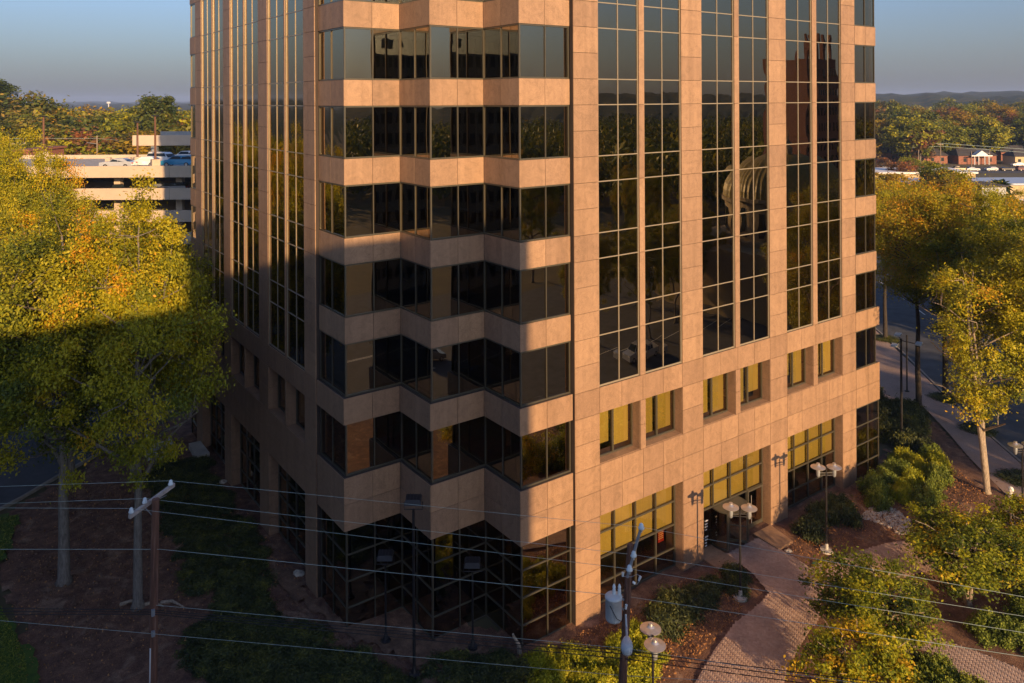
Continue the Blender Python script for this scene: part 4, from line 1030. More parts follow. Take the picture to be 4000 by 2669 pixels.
# light poles on the deck edge
def garage_pole(px, ytop, ybase, d, label):
    x, y, zt = atd(px, ytop, d); _, _, zb = atd(px, ybase, d); t = thing('deck_light_pole', label, 'light pole', (x, y, zb))
    MB().tube([(x, y, zb), (x, y, zt)], [.17, .12], 8).build('pole', M['wood_pole'], t); MB().obox((x, y), ga, .9, .5, zt, zt+.18).build('lamp_head', M['dark_metal'], t)
    MB().box(x-.55, x+.55, y-.55, y+.55, zb-1.0, zb+.2).build('footing', M['garage_conc'], t)
garage_pole(606, 455, 628, 113, 'brown light pole in front of the white van on the garage deck')
garage_pole(537, 480, 618, 128, 'thinner brown light pole where the upper garage ramp begins')
garage_pole(170, 457, 600, 112, 'brown light pole rising above the orange tree at the left')

# ------------------------------------------------------------------ cars
def car_meshes(kind):
    L, Wd, Hh = {'sedan': (4.7, 1.8, 1.45), 'van': (5.0, 1.95, 1.85), 'wagon': (4.7, 1.85, 1.65), 'pickup': (5.3, 1.95, 1.8), 'hatch': (4.1, 1.75, 1.5)}[kind]
    prof = {'sedan': [(-.5, .32), (-.5, .60), (-.36, .66), (-.22, .68), (-.10, .97), (.20, 1.0), (.36, .70), (.48, .66), (.5, .35)],
            'hatch': [(-.5, .32), (-.5, .58), (-.32, .66), (-.22, .70), (-.06, .98), (.30, 1.0), (.46, .74), (.5, .66), (.5, .35)],
            'van': [(-.5, .28), (-.5, .50), (-.36, .58), (-.20, .93), (-.12, .98), (.42, 1.0), (.49, .62), (.5, .30)],
            'wagon': [(-.5, .30), (-.5, .55), (-.28, .63), (-.14, .96), (.38, 1.0), (.48, .66), (.5, .32)],
            'pickup': [(-.5, .32), (-.5, .56), (-.26, .62), (-.14, .98), (.10, 1.0), (.16, .62), (.49, .60), (.5, .34)]}[kind]
    pr_ = [(a*L, b*Hh) for a, b in prof]; lo = .2*Hh
    full = [(-.5*L, lo)] + pr_ + [(.5*L, lo)]; n = len(full); V = []
    for s in (-1, 1):
        for x, z in full:
            inset = .14*Wd if z > .8*Hh else (.02*Wd if z > .5*Hh else 0); V.append((x, s*(Wd/2-inset), z))
    f = [tuple(range(n-1, -1, -1)), tuple(range(n, 2*n))] + [(i, (i+1) % n, n+(i+1) % n, n+i) for i in range(n)]
    body = bpy.data.meshes.new('body'); body.from_pydata(V, [], [t[::-1] if i > 1 else t for i, t in enumerate(f)])
    g_ = MB(); top = [p for p in pr_ if p[1] > .8*Hh]; x0, x1 = top[0][0], top[-1][0]
    if kind == 'pickup': x1 = .11*L
    for s in (-1, 1):
        y0 = s*(Wd/2-.02*Wd+.012); y1 = s*(Wd/2-.13*Wd+.012)
        for a, b_ in ((x0-.10*L*.4, (x0+x1)/2-.04), ((x0+x1)/2+.04, x1+.08*L*(0.2 if kind in ('van', 'pickup') else .5))):
            g_.v += [(a-.05*L if a < 0 and a == x0-.10*L*.4 else a, y0, .68*Hh), (b_+.02*L, y0, .68*Hh), (b_, y1, .93*Hh), (a+.04*L, y1, .93*Hh)]; q = len(g_.v)-4; g_.f.append((q, q+1, q+2, q+3))
    i0 = next(i for i, p in enumerate(pr_) if p[1] > .8*Hh); 
    a, b_ = pr_[i0-1], pr_[i0]; a2, b2 = (pr_[i0+1], pr_[i0+2])
    q = len(g_.v); e = .02
    g_.v += [(a[0]-e+.05, -Wd*.44, a[1]+.04), (b_[0]-e, -Wd*.36, b_[1]-.02), (b_[0]-e, Wd*.36, b_[1]-.02), (a[0]-e+.05, Wd*.44, a[1]+.04)]; g_.f.append((q, q+1, q+2, q+3))
    q += 4; g_.v += [(b2[0]+e-.03, -Wd*.44, b2[1]+.05), (a2[0]+e, -Wd*.36, a2[1]-.04), (a2[0]+e, Wd*.36, a2[1]-.04), (b2[0]+e-.03, Wd*.44, b2[1]+.05)]; g_.f.append((q, q+3, q+2, q+1))
    gm = bpy.data.meshes.new('window_glass'); gm.from_pydata(g_.v, [], g_.f); gm.materials.append(M['carglass'])
    wb = MB(); n = 14
    for s in (-1, 1): wb.v += [(.33*math.cos(2*math.pi*k/n), s*.11, .33*math.sin(2*math.pi*k/n)) for k in range(n)]
    wb.f = [tuple(range(n)), tuple(range(2*n-1, n-1, -1))] + [(k, n+k, n+(k+1) % n, (k+1) % n) for k in range(n)]
    q = len(wb.v); wm = bpy.data.meshes.new('wheel'); wm.from_pydata(wb.v, [], wb.f); wm.materials.append(M['tyre'])
    hb = MB(); hb.v = [(.2*math.cos(2*math.pi*k/10), s*.118, .2*math.sin(2*math.pi*k/10)) for s in (-1, 1) for k in range(10)]; hb.f = [tuple(range(10)), tuple(range(19, 9, -1))]
    hm = bpy.data.meshes.new('rim'); hm.from_pydata(hb.v, [], hb.f); hm.materials.append(M['bright_metal'])
    lm = MB().box(-L/2-.012, -L/2+.05, -Wd/2+.1, -Wd/2+.5, .45*Hh, .54*Hh).box(-L/2-.012, -L/2+.05, Wd/2-.5, Wd/2-.1, .45*Hh, .54*Hh)
    h_ = bpy.data.meshes.new('headlight'); h_.from_pydata(lm.v, [], lm.f); h_.materials.append(M['white_paint'])
    lm = MB().box(L/2-.05, L/2+.012, -Wd/2+.06, -Wd/2+.42, .48*Hh, .6*Hh).box(L/2-.05, L/2+.012, Wd/2-.42, Wd/2-.06, .48*Hh, .6*Hh)
    t_ = bpy.data.meshes.new('tail_light'); t_.from_pydata(lm.v, [], lm.f); t_.materials.append(M['red_lamp'])
    return dict(L=L, W=Wd, body=body, glass=gm, wheel=wm, rim=hm, head=h_, tail=t_)
CM = {k: car_meshes(k) for k in ('sedan', 'van', 'wagon', 'pickup', 'hatch')}
PAINT = {k: paint('car_paint_'+k, v) for k, v in dict(white=(.75, .77, .78), blue=(.02, .22, .42), black=(.015, .015, .018), silver=(.45, .47, .5), red=(.5, .02, .02), maroon=(.10, .02, .025), gold=(.45, .36, .22), grey=(.16, .17, .19)).items()}
bodies = {}
def car(kind, colr, loc, ang, label, group=None, name=None):
    m = CM[kind]; nm_ = {'van': 'parked_van', 'pickup': 'pickup_truck'}.get(kind, 'car'); t = thing(name or nm_, label, {'van': 'van', 'pickup': 'pickup truck'}.get(kind, 'car'), loc, group); t.rotation_euler = (0, 0, ang)
    key = (kind, colr)
    if key not in bodies: b_ = m['body'].copy(); b_.materials.append(PAINT[colr]); bodies[key] = b_
    for nn, me in (('body', bodies[key]), ('window_glass', m['glass']), ('headlight', m['head']), ('tail_light', m['tail'])):
        o = bpy.data.objects.new(nn, me); col.objects.link(o); o.parent = t
    for a in (-.31, .30):
        for s in (-1, 1):
            wl = bpy.data.objects.new('wheel', m['wheel']); col.objects.link(wl); wl.parent = t; wl.location = (a*m['L'], s*(m['W']/2-.10), .33)
            rm = bpy.data.objects.new('rim', m['rim']); col.objects.link(rm); rm.parent = wl
    return t
DZ = FL[0]-.42
def gcar(kind, c, px, v, ang, label, z=DZ):
    # place on the deck: find u so the column px is met at row v
    r = ray(px, 600); best = min((abs((gpt(u*.1, v)[0]*r[1]-gpt(u*.1, v)[1]*r[0])), u*.1) for u in range(-300, 400))[1]
    q = gpt(best, v); return car(kind, c, (q[0], q[1], z), ga+ang, label)
gcar('hatch', 'white', 565, 4.0, 0, 'small white hatchback at the parapet on the garage top deck')
gcar('van', 'white', 636, 8.5, math.pi*.88, 'white minivan behind the hatchback on the garage top deck')
gcar('wagon', 'blue', 700, 4.2, 0, 'bright blue wagon by the parapet next to the tower')
gcar('wagon', 'white', 728, 15, .1, 'white car behind the blue wagon, half hidden by the tower')
gcar('sedan', 'silver', 462, 1.6, 0, 'silver car with only its roof showing over the deck parapet')
gcar('sedan', 'black', 460, 3.0, math.pi*.5+.5, 'black car with red tail lights on the covered garage deck', FL[1]-1.1)
gcar('sedan', 'grey', 600, 3.0, .3, 'dark grey car beside the black one on the covered deck', FL[1]-1.1)
gcar('wagon', 'black', 668, 3.5, .2, 'black wagon in the shade of the covered deck near the tower', FL[1]-1.1)

# far left buildings
def block(name, px0, px1, ytop, d, depth, m, rm, label, h0=0.0, cat='building'):
    a = atd(px0, ytop, d); b_ = atd(px1, ytop, d); zt = a[2]; c = ((a[0]+b_[0])/2+fw.x*depth/2, (a[1]+b_[1])/2+fw.y*depth/2); L = math.dist(a[:2], b_[:2]); an = math.atan2(b_[1]-a[1], b_[0]-a[0])
    t = thing(name, label, cat, (c[0], c[1], 0)); w_ = MB().obox(c, an, L, depth, h0, zt-.35).build('wall', m, t); MB().obox(c, an, L+.8, depth+.8, zt-.35, zt).build('roof', rm, t)
    k = max(1, int(L//4)); ww = MB()
    for i in range(k):
        u = -L/2 + (i+.5)*L/k; q = (c[0]+math.cos(an)*u-fw.x*(depth/2+.03), c[1]+math.sin(an)*u-fw.y*(depth/2+.03)); b2 = MB(); b2.obox(q, an, min(1.6, L/k*.5), .08, max(.6, zt-3.2), zt-1.6); b2.build('window', M['carglass'], t, (q[0], q[1], zt-2.5))
    return t
block('shop', -60, 75, 560, 178, 14, M['white_paint'], M['white_roof'], 'white low building glimpsed above the orange trees at the left edge')
block('shop', 60, 110, 585, 150, 12, M['red_roof'], M['red_roof'], 'low building with a red roof behind the orange tree', cat='building')
# utility poles far left
def upole(px, ytop, ybase, d, label, arm=True, lamp=False):
    x, y, zt = atd(px, ytop, d); t = thing('utility_pole', label, 'utility pole', (x, y, 0)); MB().tube([(x, y, 0), (x, y, zt)], [.16, .11], 7).build('pole', M['bark_pale'], t)
    if arm: MB().obox((x, y), -YAW, 2.2, .12, zt-.9, zt-.75).build('crossarm', M['old_wood'], t)
    if lamp: MB().tube([(x, y, zt-1.8), (x-rt.x*2.2, y-rt.y*2.2, zt-1.5)], .06, 6).build('lamp_arm', M['grey_metal'], t)
    return (x, y, zt)
p1 = upole(379, 530, 590, 170, 'pale utility pole with a street light behind the garage', False, True); p2 = upole(480, 543, 600, 180, 'utility pole with crossarm among the trees behind the garage')
p0 = (p1[0]-30*rt.x, p1[1]-30*rt.y, p1[2]-.5); p3 = (p2[0]+30*rt.x, p2[1]+30*rt.y, p2[2])
tag(MB().tube([p0, (p1[0], p1[1], p1[2]-.6), (p2[0], p2[1], p2[2]-.4), p3], .03, 4).build('overhead_wire', M['wire']), 'thin overhead wire between the far utility poles behind the garage', 'wire')
wt = thing('water_tower', 'tiny white water tower on the far left horizon', 'water tower', atd(424, 403, 1900)[:2] + (0,))
x, y, z = atd(424, 402, 1900); MB().lathe((x, y, z-3), [(1, -18), (1, 0), (4, 1), (5, 3), (4, 5), (.1, 6)], 14).build('tank', M['white_paint'], wt)

# ------------------------------------------------------------------ right background
c0 = atd(3300, 675, 218)
def roofblock(px0, px1, d0, z, depth, wall_m, roof_m, label, fascia=.0, wz=0):
    a = atd(px0, 700, d0); b_ = atd(px1, 700, d0); an = math.atan2(b_[1]-a[1], b_[0]-a[0]); L = math.dist(a[:2], b_[:2]); c = ((a[0]+b_[0])/2+fw.x*depth/2, (a[1]+b_[1])/2+fw.y*depth/2)
    t = thing('long_building', label, 'building', (c[0], c[1], 0)); MB().obox(c, an, L, depth, 0, z-.45).build('wall', wall_m, t); MB().obox(c, an, L+1, depth+1, z-.45, z).build('roof', roof_m, t)
    for i in range(int(L//7)):
        u = -L/2+3.5+i*7; q = (c[0]+math.cos(an)*u-fw.x*(depth/2+.03), c[1]+math.sin(an)*u-fw.y*(depth/2+.03)); b2 = MB(); b2.obox(q, an, 2, .08, .9, 2.6); b2.build('window', M['carglass'], t, (q[0], q[1], 1.7))
    return t
roofblock(3250, 3811, 222, 5.6, 15, M['cream_wall'], M['white_roof'], 'long low building with a dazzling white flat roof')
roofblock(3560, 4250, 196, 5.2, 14, M['cream_wall'], M['blue_roof'], 'long yellow building with a pale blue metal roof at the right edge')
# busy road and verge
def band(name, d0, d1, z, m):
    a = [atd(3150, 700, d0)[:2], atd(4500, 700, d0)[:2], atd(4500, 700, d1)[:2], atd(3150, 700, d1)[:2]]; sheet(name, a, z, m)
band('verge', 240, 276, .06, M['ground']); band('road', 276, 300, .10, M['asphalt']); band('verge', 300.2, 306, .14, M['ground'])
row = [('silver', 'sedan', 3420, 'silver car at the tower edge, first in the far traffic'), ('white', 'sedan', 3446, 'white car just right of the tower edge in the far traffic'), ('maroon', 'sedan', 3522, 'dark maroon car in front of a white one on the far road'), ('white', 'van', 3516, 'white van half hidden behind the maroon car'), ('red', 'pickup', 3600, 'bright red pickup truck on the far road'), ('maroon', 'sedan', 3580, 'dark red car ahead of the red pickup'), ('grey', 'sedan', 3656, 'dark car following behind the red pickup'), ('gold', 'pickup', 3738, 'tan pickup truck in the middle of the far traffic'), ('silver', 'sedan', 3798, 'pale gold sedan behind the tan pickup'), ('silver', 'hatch', 3872, 'silver hatchback on the open stretch of the far road'), ('black', 'sedan', 3934, 'black sedan right of the silver hatchback'), ('white', 'hatch', 3974, 'white car in a driveway at the right edge'), ('maroon', 'van', 3999, 'dark red car cut by the right edge of the view')]
for i, (c_, k_, px, lb) in enumerate(row):
    p = atd(px, 660, 284 if i not in (1, 3, 5, 11) else (290 if i != 11 else 303)); car(k_, c_, (p[0], p[1], .11), -YAW + (0 if i % 2 else math.pi), lb)
def house(px, d, wdt, dep, h, label, wallm, gable=True, porch=False):
    x, y, _ = atd(px, 640, d); t = thing('house', label, 'house', (x, y, 0)); an = -YAW
    MB().obox((x, y), an, wdt, dep, 0, h).build('wall', wallm, t)
    ca, sa = math.cos(an), math.sin(an)
    def q(u, v, z): return (x+ca*u-sa*v, y+sa*u+ca*v, z)
    e = .5; b = MB(); A = [q(-wdt/2-e, -dep/2-e, h), q(wdt/2+e, -dep/2-e, h), q(wdt/2+e, dep/2+e, h), q(-wdt/2-e, dep/2+e, h), q(-wdt/2+1.5, 0, h+2.6), q(wdt/2-1.5, 0, h+2.6)]
    b.v = A; b.f = [(0, 1, 5, 4), (2, 3, 4, 5), (1, 2, 5), (3, 0, 4), (3, 2, 1, 0)]; b.build('roof', M['roof_dark'], t)
    for i in range(3):
        u = -wdt/2 + (i+.5)*wdt/3; c_ = q(u, -dep/2-.03, 0); b2 = MB(); b2.obox(c_, an, 1.1, .08, 1.0, 2.4); b2.build('window', M['carglass'], t, (c_[0], c_[1], 1.7)); 
    if porch:
        b = MB(); yy = -dep/2; A = [q(-3, yy-3, h), q(3, yy-3, h), q(0, yy-3, h+2.2), q(-3, yy, h), q(3, yy, h), q(0, yy, h+2.2)]; b.v = A; b.f = [(0, 1, 2), (3, 5, 4), (0, 2, 5, 3), (1, 4, 5, 2), (0, 3, 4, 1)]; b.build('porch_gable', M['white_paint'], t)
        b = MB(); 
        for u in (-2.8, -1.2, 1.2, 2.8): c_ = q(u, yy-2.8, 0); b2 = MB(); b2.tube([c_, (c_[0], c_[1], h)], .16, 8); b2.build('porch_column', M['white_paint'], t, c_)
        b = MB(); c_ = q(0, yy-2.9, 0); b.obox(c_, an, 8.2, .35, h-.02, h+.35); b.build('porch_beam', M['white_paint'], t)
house(3793, 318, 15, 9, 3.4, 'brick bungalow with a white gabled porch beside the far road', M['brick_far'], porch=True)
house(3620, 322, 12, 9, 3.2, 'dark-roofed bungalow under the trees left of the white porch', M['brick_far'])
house(3470, 335, 14, 9, 3.5, 'dark-roofed house behind the trees near the tower edge', M['brick_far'])
house(3945, 335, 13, 9, 3.6, 'brick house behind the golden tree at the right', M['brick_far'])
house(3990, 312, 10, 8, 3.4, 'pale house at the right edge behind the white car', M['cream_wall'])
prev = None
for px, ty, d, lb in ((3588, 585, 262, 'thick dark pole standing between the red cars'), (3674, 557, 312, 'thin utility pole behind the brown tree'), (3795, 590, 300, 'pale pole in front of the white porch'), (3866, 582, 312, 'street light pole right of the bungalow'), (3517, 640, 262, 'short pale post in front of the maroon car')):
    p = upole(px, ty, 0, d, lb, arm=(px == 3674), lamp=(px == 3866))
w1 = atd(3560, 566, 312); w2 = atd(3674, 560, 312); w3 = atd(4100, 590, 305)
for dz, lb in ((0, 'upper'), (-1.2, 'lower')): tag(MB().tube([(a[0], a[1], a[2]+dz) for a in (w1, w2, w3)], .07, 4).build('overhead_wire', M['wire']), lb + ' overhead wire crossing in front of the far bungalow', 'wire')
# palm, shed and box truck at the right edge
px_, py_, pz_ = atd(3905, 712, 190); pt = thing('palm_tree', 'small fan palm standing in front of the pale blue roof', 'palm', (px_, py_, 0))
MB().tube([(px_, py_, 0), (px_+.2, py_, pz_-1)], [.3, .2], 8).build('trunk', M['bark'], pt)
fr = MB()
for i in range(34):
    a = i*2.4; e = .9 - 1.5*(i/34); L_ = 3.2; d_ = Vector((math.cos(a)*math.cos(e), math.sin(a)*math.cos(e), math.sin(e))); o_ = Vector((px_+.2, py_, pz_-1)); s_ = d_.cross(Vector((0, 0, 1))).normalized()*.75
    m_ = o_+d_*L_*.55; t_ = o_+d_*L_+Vector((0, 0, -.8)); fr.poly([tuple(o_), tuple(m_-s_), tuple(t_), tuple(m_+s_)])
fr.build('frond', M['leaf_green'], pt)
block('shed', 3836, 3930, 725, 178, 9, M['grey_metal'], M['roof_dark'], 'small dark-roofed shed under the palm')
tr = thing('box_truck', 'white box truck parked at the right edge below the yellow wall', 'truck', atd(3985, 760, 150)[:2] + (0,))
c_ = atd(3990, 760, 150); an = -YAW
MB().obox(c_, an, 6.2, 2.4, 1.0, 3.6).build('box', M['white_paint'], tr); MB().obox((c_[0]-4.1*math.cos(an), c_[1]-4.1*math.sin(an)), an, 1.9, 2.2, .6, 2.7).build('cab', M['white_paint'], tr)
MB().obox((c_[0]-4.6*math.cos(an), c_[1]-4.6*math.sin(an)), an, .95, 2.24, 1.7, 2.4).build('windscreen', M['carglass'], tr)
for u in (-4, -2, 2): MB().obox((c_[0]+u*math.cos(an), c_[1]+u*math.sin(an)), an, .9, 2.3, 0, .95).build('wheel', M['tyre'], tr)
for px, py, cl in ((3950, 778, 'white'), (3975, 800, 'silver'), (3990, 818, 'white')):
    p = gp(px, py); car('sedan', cl, p, -YAW+.3, cl + ' car parked behind the street trees, ' + {3950: 'leftmost below the truck', 3975: 'between the two white ones', 3990: 'closest to the right edge'}[px])

# ------------------------------------------------------------------ street lamps
def twin_lamp(x, y, h, ang, label, disc=.42, sep=.47):
    t = thing('twin_lamp', label, 'street lamp', (x, y, 0))
    MB().lathe((x, y, 0), [(.36, .0), (.36, .22), (.10, .24), (.10, .5), (.055, .55)], 18).build('base', M['concrete'], t)
    MB().tube([(x, y, .25), (x, y, h)], [.06, .05], 10).build('pole', M['dark_metal'], t)
    ca, sa = math.cos(ang), math.sin(ang)
    a = MB(); a.tube([(x-ca*sep, y-sa*sep, h-.38), (x+ca*sep, y+sa*sep, h-.38)], .03, 8); a.tube([(x-ca*sep, y-sa*sep, h-.52), (x+ca*sep, y+sa*sep, h-.52)], .02, 8); a.build('cross_arm', M['dark_metal'], t)
    for s in (-1, 1):
        hx, hy = x+s*ca*sep, y+s*sa*sep
        l = MB(); l.lathe((hx, hy, h-.62), [(.05, 0), (.09, .05), (.11, .2), (.12, .52), (.09, .58)], 14); L_ = l.build('lantern', M['grey_metal'], t, (hx, hy, h-.5), True)
        d = MB(); d.lathe((hx, hy, h-.06), [(disc, 0), (disc, .025), (.16, .10), (.10, .16), (.10, .24), (.03, .26)], 30); d.build('reflector_disc', M['bright_metal'], L_, (hx, hy, h), False)
twin_lamp(34.18, 26.89, 4.95, -.75, 'twin-disc lamp in front of the revolving door, on a black pole in the mulch')
twin_lamp(41.8, 26.72, 5.05, -.62, 'twin-disc lamp right of the entrance beside the leggy juniper')
twin_lamp(22.55, 21.95, 5.5, .95, 'twin-disc lamp nearest the camera at the bottom edge beside the transformer pole')
twin_lamp(54.1, 21.2, 5.1, -.5, 'twin-disc lamp at the right edge by the sidewalk')
def flood(px, py, hpx, hpy, label, big=1.0):
    x, y, _ = gp(px, py); d = x*sy+y*cy; z = atd(hpx, hpy, d)[2]; t = thing('floodlight_post', label, 'floodlight', (x, y, 0))
    MB().lathe((x, y, 0), [(.24, 0), (.24, .3), (.14, .34), (.07, .6)], 12).build('base', M['dark_metal'], t)
    MB().tube([(x, y, .3), (x, y, z-.35)], [.055*big, .045*big], 8).build('pole', M['dark_metal'], t)
    MB().tube([(x-rt.x*.42, y-rt.y*.42, z), (x-rt.x*.42, y-rt.y*.42, z-.35), (x+rt.x*.42, y+rt.y*.42, z-.35), (x+rt.x*.42, y+rt.y*.42, z)], .02, 6).build('yoke', M['dark_metal'], t)
    b = MB(); n = len(b.v); a_ = -YAW; q = lambda u, v, w_: (x+math.cos(a_)*u-math.sin(a_)*v, y+math.sin(a_)*u+math.cos(a_)*v, z+w_)
    b.v = [q(-.38, -.28, -.06), (q(.38, -.28, -.06)), q(.38, .30, .12), q(-.38, .30, .12), q(-.34, -.18, .16), q(.34, -.18, .16), q(.34, .18, .26), q(-.34, .18, .26)]
    b.f = [(3, 2, 1, 0), (4, 5, 6, 7), (0, 1, 5, 4), (1, 2, 6, 5), (2, 3, 7, 6), (3, 0, 4, 7)]; hd = b.build('lamp_housing', M['dark_metal'], t, (x, y, z))
    f = MB()
    for i in range(5):
        u = -.3+.15*i; f.v += [q(u-.01, -.17, .165), q(u+.01, -.17, .165), q(u+.01, .17, .265), q(u-.01, .17, .265), q(u-.01, -.17, .19), q(u+.01, -.17, .19), q(u+.01, .17, .29), q(u-.01, .17, .29)]; k = len(f.v)-8
        f.f += [(k+4, k+5, k+6, k+7), (k, k+1, k+5, k+4), (k+1, k+2, k+6, k+5), (k+2, k+3, k+7, k+6), (k+3, k, k+4, k+7)]
    f.build('cooling_fin', M['dark_metal'], hd)
flood(1507, 2522, 1506, 2176, 'short black floodlight post left, in front of the dark zigzag glass')
flood(1618, 2655, 1618, 1960, 'tallest black floodlight post, between the two short ones', 1.4)
flood(1847, 2547, 1845, 2204, 'short black floodlight post right, in front of the dark zigzag glass')
# shoebox lamp right
x, y = 59.2, 31.5; t = thing('shoebox_lamp', 'tall thin lamp with flat bright shoebox heads beside the tower corner', 'street lamp', (x, y, 0))
MB().lathe((x, y, 0), [(.25, 0), (.25, .3), (.08, .35)], 12).build('base', M['dark_metal'], t); MB().tube([(x, y, .3), (x, y, 8.2)], [.10, .08], 8).build('pole', M['dark_metal'], t)
for dx, dy, dz in ((.5, .5, .15), (-.75, .1, -.35), (.9, -.9, -.3)): b = MB().obox((x+dx, y+dy), .3, .75, .42, 8.1+dz, 8.22+dz); b.build('lamp_head', M['porcelain'], t, (x+dx, y+dy, 8.1+dz)); MB().tube([(x, y, 8.05), (x+dx, y+dy, 8.1+dz)], .03, 6).build('arm', M['dark_metal'], t)
x, y, _ = gp(3543, 1535); MB(); t = thing('thin_post', 'thin dark post behind the shoebox lamp on the far sidewalk', 'post', (x, y, 0)); MB().tube([(x, y, 0), (x, y, 5.2)], .07, 8).build('pole', M['dark_metal'], t); MB().lathe((x, y, 0), [(.2, 0), (.2, .2), (.08, .22)], 10).build('base', M['dark_metal'], t)

# ------------------------------------------------------------------ utility poles and wires
def insulator(p, r, parent, dirn=(0, 0, 1)):
    x, y, z = p; b = MB(); b.lathe((x, y, z), [(r*.35, -.10), (r*.4, -.02), (r, 0), (r*1.05, .04), (r*.75, .08), (r*.7, .13), (r*.35, .17)], 14); return b.build('insulator', M['porcelain'], parent, p, True)
DL = 26.0
pl = thing('utility_pole', 'brown wooden utility pole with a slanted crossarm at the lower left', 'utility pole', atd(597, 2669, DL)[:2] + (0,))
tp = Vector(atd(608, 1950, DL)); bt = Vector(atd(596, 2669, DL)); d_ = (bt-tp); b0 = tp + d_*((0-tp.z)/d_.z)
MB().tube([tuple(b0), tuple(bt), tuple(tp)], [.17, .145, .115], 14).build('pole', M['wood_pole'], pl)
ca0 = Vector(atd(505, 2020, DL-.3)); ca1 = Vector(atd(680, 1893, DL+1.1)); dd = (ca1-ca0).normalized(); b = MB()
sd_ = dd.cross(Vector((0, 0, 1))).normalized()*.055; uz = Vector((0, 0, .06)); n = 0
for p in (ca0, ca1): b.v += [tuple(p-sd_-uz), tuple(p+sd_-uz), tuple(p+sd_+uz), tuple(p-sd_+uz)]
b.f = [(0, 1, 2, 3), (7, 6, 5, 4), (0, 4, 5, 1), (1, 5, 6, 2), (2, 6, 7, 3), (3, 7, 4, 0)]; arm = b.build('crossarm', M['old_wood'], pl, tuple(ca0))
iL = [atd(667, 1892, DL+1.0), atd(566, 1962, DL+.2), atd(513, 2001, DL-.2)]
for p in iL: insulator((p[0], p[1], p[2]-.02), .085, arm)
MB().tube([atd(568, 1985, DL), atd(600, 2020, DL)], .015, 6).build('brace', M['grey_metal'], pl); MB().tube([atd(650, 1935, DL+.9), atd(612, 1955, DL)], .015, 6).build('brace', M['grey_metal'], pl)
MB().tube([atd(588, 2532, DL-.12), atd(586, 2700, DL-.12)], .028, 8).build('conduit', M['white_paint'], pl)
for py in (2388, 2400, 2472, 2480): MB().box(*[v for c_ in zip(np.array(atd(598, py, DL-.16))-.05, np.array(atd(598, py, DL-.16))+.05) for v in c_]).build('bracket', M['grey_metal'], pl)

DR = 24.0
pr_t = thing('utility_pole', 'wooden utility pole carrying a grey transformer can and a cobra-head street light', 'utility pole', atd(2440, 2669, DR)[:2] + (0,))
tp = Vector(atd(2462, 2126, DR)); bt = Vector(atd(2432, 2669, DR)); d_ = bt-tp; b0 = tp + d_*((0-tp.z)/d_.z)
MB().tube([tuple(b0), tuple(bt), tuple(tp)], [.165, .13, .095], 14).build('pole', M['wood_pole'], pr_t)
c8 = lambda x_, y_: (2250+x_*.4266, 2000+y_*.4266)
def R3(x_, y_, d=DR): return atd(*c8(x_, y_), d)
MB().tube([R3(470, 600, DR-.1), R3(497, 500, DR-.1), R3(530, 370, DR-.05), R3(598, 140, DR)], [.04, .045, .05, .045], 8).build('pole_top_arm', M['grey_metal'], pr_t)
iR = [R3(598, 140), R3(527, 392, DR-.08), R3(490, 522, DR-.14)]
for p in iR: insulator((p[0], p[1], p[2]-.05), .095, pr_t)
for a, b_ in (((430, 555), (428, 590)), ((590, 590), (575, 630)), ((540, 655), (520, 640)), ((462, 850), (455, 890))):
    p, q = R3(*a, DR-.15), R3(*b_, DR-.15); MB().tube([p, q], [.04, .032], 8).build('cutout_fuse', M['porcelain'], pr_t)
MB().tube([R3(420, 590, DR-.1), R3(510, 595, DR-.1), R3(560, 570, DR-.1), R3(600, 600, DR-.1), R3(560, 665, DR-.1), R3(515, 655, DR-.1)], .012, 6).build('fuse_bracket', M['grey_metal'], pr_t)
tx, ty, tz = R3(345, 985, DR-.25); r_t = .245; zt = R3(350, 770, DR-.25)[2]
tk = MB(); tk.lathe((tx, ty, 0), [(r_t*.92, tz), (r_t, tz+.05), (r_t, zt-.06), (r_t*1.06, zt-.05), (r_t*1.06, zt-.01), (r_t*.9, zt+.03), (.05, zt+.05)], 26); tank = tk.build('transformer_can', M['tank'], pr_t, (tx, ty, tz), True)
for dx in (-.02, .14):
    MB().lathe((tx+dx*.8+.05, ty-dx*.6, zt), [(.05, 0), (.06, .04), (.045, .07), (.06, .1), (.045, .13), (.055, .17), (.04, .2), (.05, .26), (.02, .34)], 12).build('bushing', M['porcelain'], tank, (tx, ty, zt), True)
MB().tube([(tx+.05, ty, zt+.33), (tx+.18, ty-.02, zt+.55), R3(455, 700, DR-.1)], .008, 5).build('lead_wire', M['cable'], tank)
MB().tube([(tx-.24, ty-.1, tz+.55), (tx-.12, ty-.26, tz+.2), (tx+.1, ty-.27, tz+.03), (tx+.2, ty-.15, tz+.1)], .01, 5).build('drip_loop', M['cable'], tank)
MB().tube([(tx+.2, ty, zt-.15), R3(450, 805)], .035, 6).build('mount_bracket', M['grey_metal'], pr_t); MB().tube([(tx+.2, ty, tz+.3), R3(450, 900)], .035, 6).build('mount_bracket', M['grey_metal'], pr_t)
